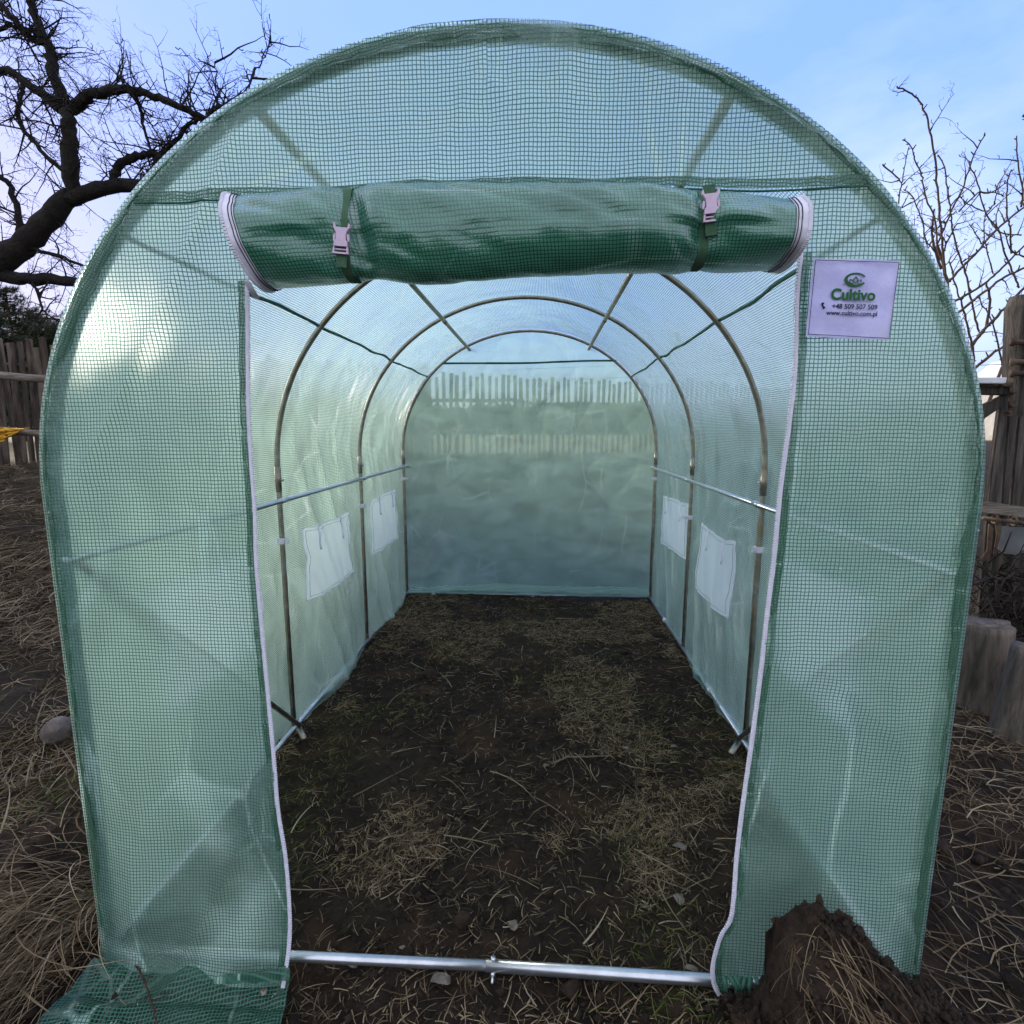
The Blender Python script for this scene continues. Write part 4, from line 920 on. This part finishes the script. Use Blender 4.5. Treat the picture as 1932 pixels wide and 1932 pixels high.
# shrub behind the greenhouse, right
random.seed(5)
def Z4(p): return (1604+p[0]*.293, 141.5+p[1]*.293)
SH = [([(300, 75), (400, 120), (450, 180), (490, 260), (520, 400), (550, 600), (570, 800), (580, 950), (600, 1150), (620, 1400), (640, 1700)], 4.4, 5), ([(350, 410), (400, 480), (420, 560), (460, 640), (480, 760), (540, 920), (560, 1090)], 4.3, 4),
 ([(210, 575), (300, 660), (335, 690), (350, 600), (380, 460)], 4.5, 3), ([(310, 1200), (310, 875), (330, 690)], 4.5, 4), ([(310, 870), (430, 800), (500, 730)], 4.5, 3), ([(345, 735), (410, 800), (460, 930), (490, 1080), (510, 1200), (520, 1500)], 4.6, 3.5),
 ([(870, 385), (820, 470), (770, 590), (720, 740), (650, 880), (600, 1000), (560, 1090)], 4.7, 4), ([(765, 565), (820, 700), (870, 880), (950, 1000), (1000, 1160), (1050, 1280), (1090, 1370)], 4.9, 4),
 ([(1180, 820), (1120, 850), (1020, 930), (900, 1040), (800, 1160), (700, 1260), (640, 1330)], 4.2, 6), ([(1180, 1200), (1120, 1240), (1000, 1300), (860, 1400), (720, 1510), (650, 1570)], 4.1, 6), ([(1180, 1320), (1120, 1370), (1000, 1500), (880, 1620), (800, 1720), (740, 1800)], 4.0, 8),
 ([(1120, 1680), (1075, 1700), (950, 1770), (850, 1850), (780, 1900)], 3.9, 7), ([(1070, 395), (1080, 560), (1110, 750), (1100, 850)], 4.3, 4), ([(1040, 610), (1010, 700), (1010, 900), (1030, 980), (1040, 1150)], 4.5, 4),
 ([(565, 515), (610, 600), (630, 760), (650, 900), (660, 1000), (700, 1150), (750, 1300), (790, 1500), (830, 1650)], 4.6, 4), ([(600, 1520), (640, 1480), (760, 1410), (880, 1330), (980, 1240), (1120, 1100)], 4.4, 6), ([(870, 880), (860, 1000), (880, 1120), (920, 1280)], 4.6, 3),
 ([(560, 1090), (600, 1230), (640, 1480), (650, 1750)], 4.5, 9), ([(1160, 1180), (1120, 1170), (1040, 1130), (990, 1000)], 4.3, 4), ([(880, 1340), (900, 1450), (880, 1600), (830, 1680)], 4.1, 7), ([(640, 1200), (680, 1350), (720, 1480), (760, 1640), (790, 1760), (800, 1890)], 4.7, 5),
 ([(820, 1430), (920, 1600), (980, 1880)], 4.6, 4), ([(1030, 1510), (1070, 1560), (1080, 1650)], 4.0, 3), ([(400, 990), (470, 1050), (520, 1110), (600, 1200)], 4.6, 3), ([(770, 960), (830, 1060), (880, 1120)], 4.7, 3), ([(690, 950), (640, 1040), (600, 1150)], 4.6, 4), ([(540, 860), (530, 1000), (540, 1100), (590, 1250)], 4.6, 6),
 ([(1110, 260), (1150, 330), (1170, 500)], 4.1, 4), ([(935, 825), (870, 880), (760, 830), (700, 770)], 4.7, 3), ([(1100, 1030), (960, 1010), (870, 880)], 4.8, 3), ([(830, 1680), (760, 1800), (740, 2000)], 4.1, 8), ([(830, 750), (930, 760), (990, 780)], 4.8, 2.5), ([(1010, 690), (900, 760), (820, 760), (700, 880)], 4.8, 3.5)]
sb = pix(1745, 850, 4.5); sb.z = float(gh(sb.x, sb.y))
shrub = empty('shrub', sb); tag(shrub, 'leafless shrub of crossing thorny brown stems behind the right side of the greenhouse', 'shrub')
bm_ = MB()
for pts_, Y, th in SH:
    m = MB(); w_ = Y/CF*S*.293*3.4/2*1.0; px_ = [Z4(p) for p in pts_]
    flip = pts_[0][1] < pts_[-1][1]
    o = limb(m, px_, Y, ((th*w_*.45, th*w_*.8) if flip else (th*w_*.8, th*w_*.45)), .004, 6); m.build('stem', M['shrubbark'], shrub)
    for i in range(1, len(o)-1, 2):
        d = (o[i+1]-o[i-1]).normalized(); s = d.cross(Vector((random.gauss(0, 1), random.gauss(0, 1), random.gauss(0, 1)))).normalized(); l = random.uniform(.012, .028)
        bm_.tube([o[i], o[i]+(s+Vector((0, 0, .7)))*l], [.005, .0035], 4)
        if random.random() < .20: grow(bm_, o[i], s+Vector((0, 0, .6)), random.uniform(.12, .35), .0045, 1, .5, .6)
for p in ((620, 1500), (640, 1720), (740, 1990), (520, 1500), (800, 1880), (980, 1880), (310, 1200), (780, 1900)):
    a = pix(*Z4(p), 4.5); bm_.tube([a, a.lerp(sb, .5)+Vector((random.gauss(0, .05), random.gauss(0, .05), 0)), sb-Vector((random.gauss(0, .08), random.gauss(0, .08), .05))], [.012, .016, .02], 6)
o = bm_.build('twigs', M['shrubbark'], shrub); o['kind'] = 'stuff'

# ------------------------------------------------------------------ picket fences behind
def picket_run(a, b, name, label, pitch=.088, wd=.078, h=1.74, gapf=0, rails=(.5, 1.35), hvar=.08, railmat='picket'):
    a = Vector(a); b = Vector(b); L_ = (b-a).length; d = (b-a).normalized(); yaw = math.atan2(d.y, d.x)
    t_ = empty(name, ((a.x+b.x)/2, (a.y+b.y)/2, float(gh((a.x+b.x)/2, (a.y+b.y)/2)))); tag(t_, label, 'fence'); m = MB(); s = 0
    while s < L_:
        p = a+d*s; g = float(gh(p.x, p.y)); hh = h+random.uniform(-hvar, hvar); w = wd*random.uniform(.75, 1.15); R = Matrix.Rotation(yaw, 3, 'Z') @ Matrix.Rotation(random.gauss(0, .016), 3, 'Y')
        m.box((p.x, p.y, g+hh/2-.06), (w, .035, hh), R, .007); s += pitch*random.uniform(.9, 1.12)
    m.build('picket_row', M['picket'], t_, smooth=False, bevel=.006)
    nrm = Vector((-d.y, d.x, 0))
    for z in rails:
        pts = [a+d*L_*q_ for q_ in np.linspace(0, 1, 12)]; MB().tube([(p.x+nrm.x*.06, p.y+nrm.y*.06, float(gh(p.x, p.y))+z) for p in pts], .035, 8).build('rail', M[railmat], t_)
    return t_
random.seed(9)
FL = [(x, y, 0) for x, y in FENCE]
picket_run(FL[0], FL[1], 'picket_fence', 'far left run of tall grey picket fence beyond the rough grass')
picket_run(FL[1], FL[2], 'picket_fence', 'weathered picket fence run beyond the grass, passing behind the left side of the greenhouse', h=1.8)
picket_run(FL[2], FL[3], 'picket_fence', 'gappy picket fence run seen blurred through the back wall of the greenhouse, its left half', .135, .068, h=1.66, hvar=.05, rails=(.5, 1.1))
picket_run(FL[3], FL[4], 'picket_fence', 'gappy picket fence run seen blurred through the back wall of the greenhouse, its right half', .14, .07, h=1.70, hvar=.05, rails=(.5, 1.1))
def log(name, pts, r, label, mat='woodh', cat='log'):
    m = MB(); d2 = []; P_ = [Vector(p) for p in pts]
    for i in range(len(P_)-1):
        for q_ in range(6): d2.append(P_[i].lerp(P_[i+1], q_/6)+Vector((0, random.gauss(0, .003), random.gauss(0, .003))))
    d2.append(P_[-1]); m.tube(d2, [r*random.uniform(.93, 1.07) for _ in d2], 12); o = m.build(name, M[mat]); tag(o, label, cat); return o
rail = empty('log_rail_fence', (-5.6, 6.2, float(gh(-5.6, 6.2)))); tag(rail, 'peeled grey log rails on posts in front of the left picket fence', 'rail fence')
m = MB(); y = 6.3; P_ = [pix(-160, 702, y), pix(0, 708, y), pix(50, 713, y), pix(103, 716, y)]; m.tube(P_, [.05, .048, .047, .044], 12).build('rail', M['woodh'], rail)
m = MB(); P_ = [pix(-160, 806, y), pix(40, 815, y), pix(90, 820, y), pix(150, 826, y)]; m.tube(P_, [.045, .043, .04, .04], 12).build('rail', M['woodh'], rail)
for u in (-150, 150):
    p = pix(u, 720, y+.05); m = MB().tube([(p.x, p.y, float(gh(p.x, p.y))-.1), (p.x+.02, p.y, p.z+.25)], [.06, .05], 10); m.build('post', M['wood'], rail)
# yellow tarp draped over the lower rail
a, b = np.meshgrid(np.linspace(0, 1, 60), np.linspace(0, 1, 30), indexing='ij')
uu = -170+a*228; v0 = 797+3*np.sin(a*9)+a*9; v1 = 846+12*vn(a*4, a*0, 501)-a**4*40
P = np.zeros((60, 30, 3))
for i in range(60):
    for j in range(30):
        p = pix(uu[i, j]+(b[i, j]*-18 if a[i, j] > .8 else 0), v0[i, j]*(1-b[i, j])+v1[i, j]*b[i, j], 6.15); P[i, j] = p
P[..., 1] += .04*vn(a*14+b*5, b*3, 502)+.02*vn(a*30-b*9, b*8, 503)
tp = grid('tarp', P, None, M['tarp']); tag(tp, 'crumpled yellow tarpaulin hung over the lower log rail', 'tarp'); tp.modifiers.new('s', 'SOLIDIFY').thickness = .004

# ------------------------------------------------------------------ pines and distant forest
random.seed(33)
def pine(x, y, h, label, wdt=.26):
    g = float(gh(x, y)); t_ = empty('pine_tree', (x, y, g)); tag(t_, label, 'tree', 'pines behind the left fence')
    MB().tube([(x, y, g-.2), (x+.1, y, g+h*.5), (x, y, g+h*.97)], [h*.022, h*.014, h*.003], 8).build('trunk', M['pinebark'], t_)
    V = []; F = []; tn = []
    nb = int(70+h*7)
    bmb = MB()
    for i in range(nb):
        zz = h*(.22+.78*(i/nb)**.9); R_ = h*wdt*(1-(zz/h))**.62*random.uniform(.45, 1.15)+.15; az = random.uniform(0, 2*PI)
        dv = Vector((math.cos(az), math.sin(az), random.uniform(-.05, .3))); o_ = Vector((x, y, g+zz)); bmb.tube([o_, o_+dv*R_], [.03, .008], 3, False)
        for c_ in range(int(5+R_*5)):
            q_ = o_+dv*R_*random.uniform(.35, 1.05)+Vector((random.gauss(0, .22), random.gauss(0, .22), random.gauss(0, .13))); tone = min(1, max(0, random.gauss(.38, .22)))
            for k_ in range(20):
                dd = Vector((random.gauss(0, 1), random.gauss(0, 1), random.gauss(.35, .7))).normalized()*random.uniform(.16, .34); sd_ = dd.cross(Vector((random.random(), random.random(), 1))).normalized()*.014
                b0 = len(V); V += [q_-sd_, q_+sd_, q_+dd]; F.append((b0, b0+1, b0+2)); tn += [tone]*3
    me = bpy.data.meshes.new('crown'); me.from_pydata([tuple(v) for v in V], [], F); a_ = me.attributes.new('tone', 'FLOAT', 'POINT'); a_.data.foreach_set('value', tn); me.update()
    link('crown', me, M['needles'], t_, False); bmb.build('boughs', M['pinebark'], t_)
for u, top, Y, lab in ((-60, 520, 27, 'tall pine at the left edge behind the picket fence'), (10, 545, 24, 'dark pine with an open top rising behind the log rails'), (62, 585, 26, 'middle dark pine behind the fence, lower than its neighbours'), (118, 600, 23, 'bushy pine just left of the greenhouse rim'), (-25, 590, 20, 'low dense pine in front of the tall one at the left edge'), (165, 590, 30, 'pine partly hidden behind the left rim of the greenhouse'), (95, 618, 18, 'low spreading pine right above the picket tops beside the greenhouse')):
    p = pix(u, top, Y); pine(p.x, p.y, p.z-float(gh(p.x, p.y)), lab, .30)
# far forest edge as one mass of crowns
V = []; F = []; tn = []
for i in range(900):
    az = random.uniform(-1.15, 1.1); D = random.uniform(120, 175); x = D*math.sin(az); y = D*math.cos(az); H_ = random.uniform(4.6, 6.6)*D/130; g = float(gh(x, y)); tone = random.uniform(.2, .8)
    for k_ in range(70):
        q_ = Vector((x+random.gauss(0, 1.6), y+random.gauss(0, 1.6), g+H_*random.uniform(.0, 1)**.8)); s_ = random.uniform(.4, 1.1); b0 = len(V)
        V += [q_+Vector((random.gauss(0, s_), random.gauss(0, s_), random.gauss(0, s_))) for _ in range(3)]; F.append((b0, b0+1, b0+2)); tn += [min(1, tone+random.gauss(0, .1))]*3
me = bpy.data.meshes.new('forest'); me.from_pydata([tuple(v) for v in V], [], F); a_ = me.attributes.new('tone', 'FLOAT', 'POINT'); a_.data.foreach_set('value', tn); me.update()
tag(link('forest', me, M['needles'], None, False), 'dark forest edge far beyond the fences', 'forest', kind='stuff')

# ------------------------------------------------------------------ gate, posts and logs at the right edge
def Zg(zx, zy): return (1792+zx*.4154, 519+zy*.4154)
GYR = 3.1
def quad(zs, Y=GYR, th=.035, m=None):
    m = m or MB(); P_ = [pix(*Zg(*z), Y) for z in zs]; m.prism(P_, (0, th, 0)); return m
gp = pix(*Zg(330, 1000), GYR)
gate = empty('plank_gate', (gp.x-.1, GYR, float(gh(gp.x, GYR)))); tag(gate, 'dilapidated grey plank gate with rusty iron fittings right of the greenhouse', 'gate')
def gpart(name, zs, mat, Y=GYR, th=.03, bev=.004, par=None):
    m = quad(zs, Y, th); return m.build(name, M[mat], par or gate, smooth=False, bevel=bev)
gpart('top_rail', [(60, 500), (290, 500), (290, 545), (60, 540)], 'wood', GYR-.02, .05)
gpart('roof_sheet', [(40, 466), (262, 464), (255, 492), (40, 490)], 'roofwhite', GYR-.10, .16, .003)
gpart('iron_strap', [(60, 488), (292, 487), (292, 506), (60, 506)], 'rust', GYR-.034, .012, .002)
gpart('iron_strap', [(272, 508), (292, 508), (290, 640), (252, 640), (252, 620), (270, 610)], 'rust', GYR-.035, .012, .002)
gpart('diagonal_plank', [(90, 620), (90, 700), (236, 600), (246, 545)], 'wood', GYR, .03)
gpart('plank', [(236, 545), (272, 545), (238, 1010), (228, 1300), (160, 1600), (128, 1590), (172, 1100), (190, 900)], 'wood', GYR+.035, .03)
gpart('plank', [(275, 560), (312, 600), (285, 900), (245, 1260), (232, 1260), (241, 1010)], 'wood', GYR+.04, .03)
gpart('plank', [(316, 640), (380, 640), (380, 1260), (262, 1260), (288, 940)], 'wood', GYR+.045, .03)
gpart('cross_board', [(120, 1022), (400, 1062), (400, 1112), (120, 1076)], 'woodh', GYR-.05, .04)
gpart('sheet_metal', [(236, 1140), (400, 1150), (400, 1240), (300, 1272), (226, 1262), (222, 1245)], 'sheet', GYR-.02, .01, .002)
gpart('iron_strap', [(180, 1130), (200, 1145), (192, 1270), (172, 1300), (120, 1298), (150, 1285), (172, 1250)], 'rust', GYR-.04, .012, .003)
gpart('iron_strap', [(210, 1120), (240, 1120), (232, 1180), (212, 1280), (200, 1270), (214, 1180)], 'rust', GYR-.03, .008, .002)
m = MB().tube([pix(*Zg(150, 1104), GYR-.08), pix(*Zg(400, 1135), GYR-.08)], .011, 8)
for zx in (205, 292):
    c_ = pix(*Zg(zx, 1108+(zx-200)*.12), GYR-.07); m.tube([c_+Vector((0, math.sin(a)*.02, math.cos(a)*.022)) for a in np.linspace(0, 2*PI, 12)], .007, 6)
m.build('slide_bolt', M['rust'], gate)
m = MB()
for z in ((150, 498), (232, 498), (282, 535), (265, 625), (280, 595)): c_ = pix(*Zg(*z), GYR-.04); m.tube([c_, c_+Vector((0, -.012, 0))], .009, 8)
m.build('bolt', M['rust'], gate)
pp = pix(*Zg(350, 95), GYR+.1); post = MB()
zt = pix(*Zg(330, 92), GYR+.1).z; xg = pix(*Zg(352, 600), GYR+.1).x; gz_ = float(gh(xg, GYR+.1))
post.tube([(xg+.06, GYR+.12, gz_-.1), (xg+.02, GYR+.12, 1.0), (pp.x, GYR+.12, zt-.06), (pp.x, GYR+.12, zt)], [.085, .08, .075, .06], 14)
o = post.build('gate_post', M['wood']); tag(o, 'tall weathered timber gate post at the right edge with iron pins', 'post')
for zy in (305, 395, 448):
    c_ = pix(*Zg(300, zy), GYR+.04); MB().tube([c_+Vector((.06, 0, 0)), c_-Vector((.02, 0, 0))], .014, 8).tube([c_-Vector((.02, 0, .02)), c_-Vector((.02, 0, -.02))], .012, 8).build('iron_pin', M['rust'], o)
# log stump and leaning log
def stump(u0, u1, v0, v1, Y, name, label, lean=0):
    a = pix(u0, v1, Y); b_ = pix(u1, v1, Y); t_ = pix(u0, v0, Y); r = (b_.x-a.x)/2; cx_ = (a.x+b_.x)/2; g = min(a.z, float(gh(cx_, Y)))-.06
    n_ = 40; zz = np.linspace(0, 1, 16); P_ = np.zeros((n_, 17, 3)); an = np.linspace(0, 2*PI, n_, endpoint=False)
    for j, q_ in enumerate(list(zz)+[1.]):
        rr = r*(1.06-.06*q_)*(1+.07*vn(an*1.3+3, an*0+q_, 601)+.03*vn(an*6, an*0+q_*2, 602))
        if j == 16: rr = rr*.02
        P_[:, j, 0] = cx_+rr*np.cos(an)+lean*q_; P_[:, j, 1] = Y+r+rr*np.sin(an); P_[:, j, 2] = g+(t_.z-g)*q_+(.012*vn(an, an*0, 603) if j < 16 else 0)
    o = grid(name, P_, None, M['logend'], closed=True); tag(o, label, 'log'); return o
stump(1832, 1928, 1190, 1300, 2.45, 'log_stump', 'upright cut log standing below the gate beside the greenhouse')
stump(1916, 1990, 1236, 1300, 2.2, 'cut_log', 'pale leaning cut log at the right edge in front of the upright one', .05)
# brush heap below the gate
random.seed(44); m = MB()
for i in range(420):
    u = random.uniform(1860, 1990); v = random.uniform(1060, 1215); p = pix(u, v, random.uniform(2.9, 3.5)); d = Vector((random.gauss(0, 1), random.gauss(0, .6), random.gauss(0, .8))).normalized()*random.uniform(.08, .3)
    m.tube([p, p+d*.5+Vector((random.gauss(0, .02), 0, random.gauss(0, .02))), p+d], [.005, .004, .002], 4)
tag(m.build('brushwood', M['twig']), 'dark tangled heap of brushwood under the gate', 'brushwood', kind='stuff')
# wires, distant roof
for k_, (v0, v1) in enumerate(((664, 655), (690, 682))):
    a = pix(1820, v0, 25); b_ = pix(2050, v1, 25); c_ = a+(a-b_)*4; tag(MB().tube([c_, a, b_], .012, 5).build('overhead_wire', M['ink']), ('upper' if k_ == 0 else 'lower')+' of the two thin overhead wires crossing the sky behind the gate post', 'wire', 'overhead wires')
hp = pix(1916, 700, 40); gz_ = float(gh(hp.x, hp.y)); house = empty('house', (hp.x, hp.y, gz_)); tag(house, 'distant pale roofed house just left of the gate post', 'house')
MB().box((hp.x+1.6, hp.y+2, (hp.z-.8+gz_)/2), (3.6, 4, hp.z-.8-gz_)).build('wall', M['wall'], house, smooth=False)
MB().prism([(hp.x-.4, hp.y-.2, hp.z-.8), (hp.x+3.6, hp.y-.2, hp.z-.8), (hp.x+1.6, hp.y-.2, hp.z+1.1)], (0, 4.4, 0)).build('roof', M['roofwhite'], house, smooth=False)
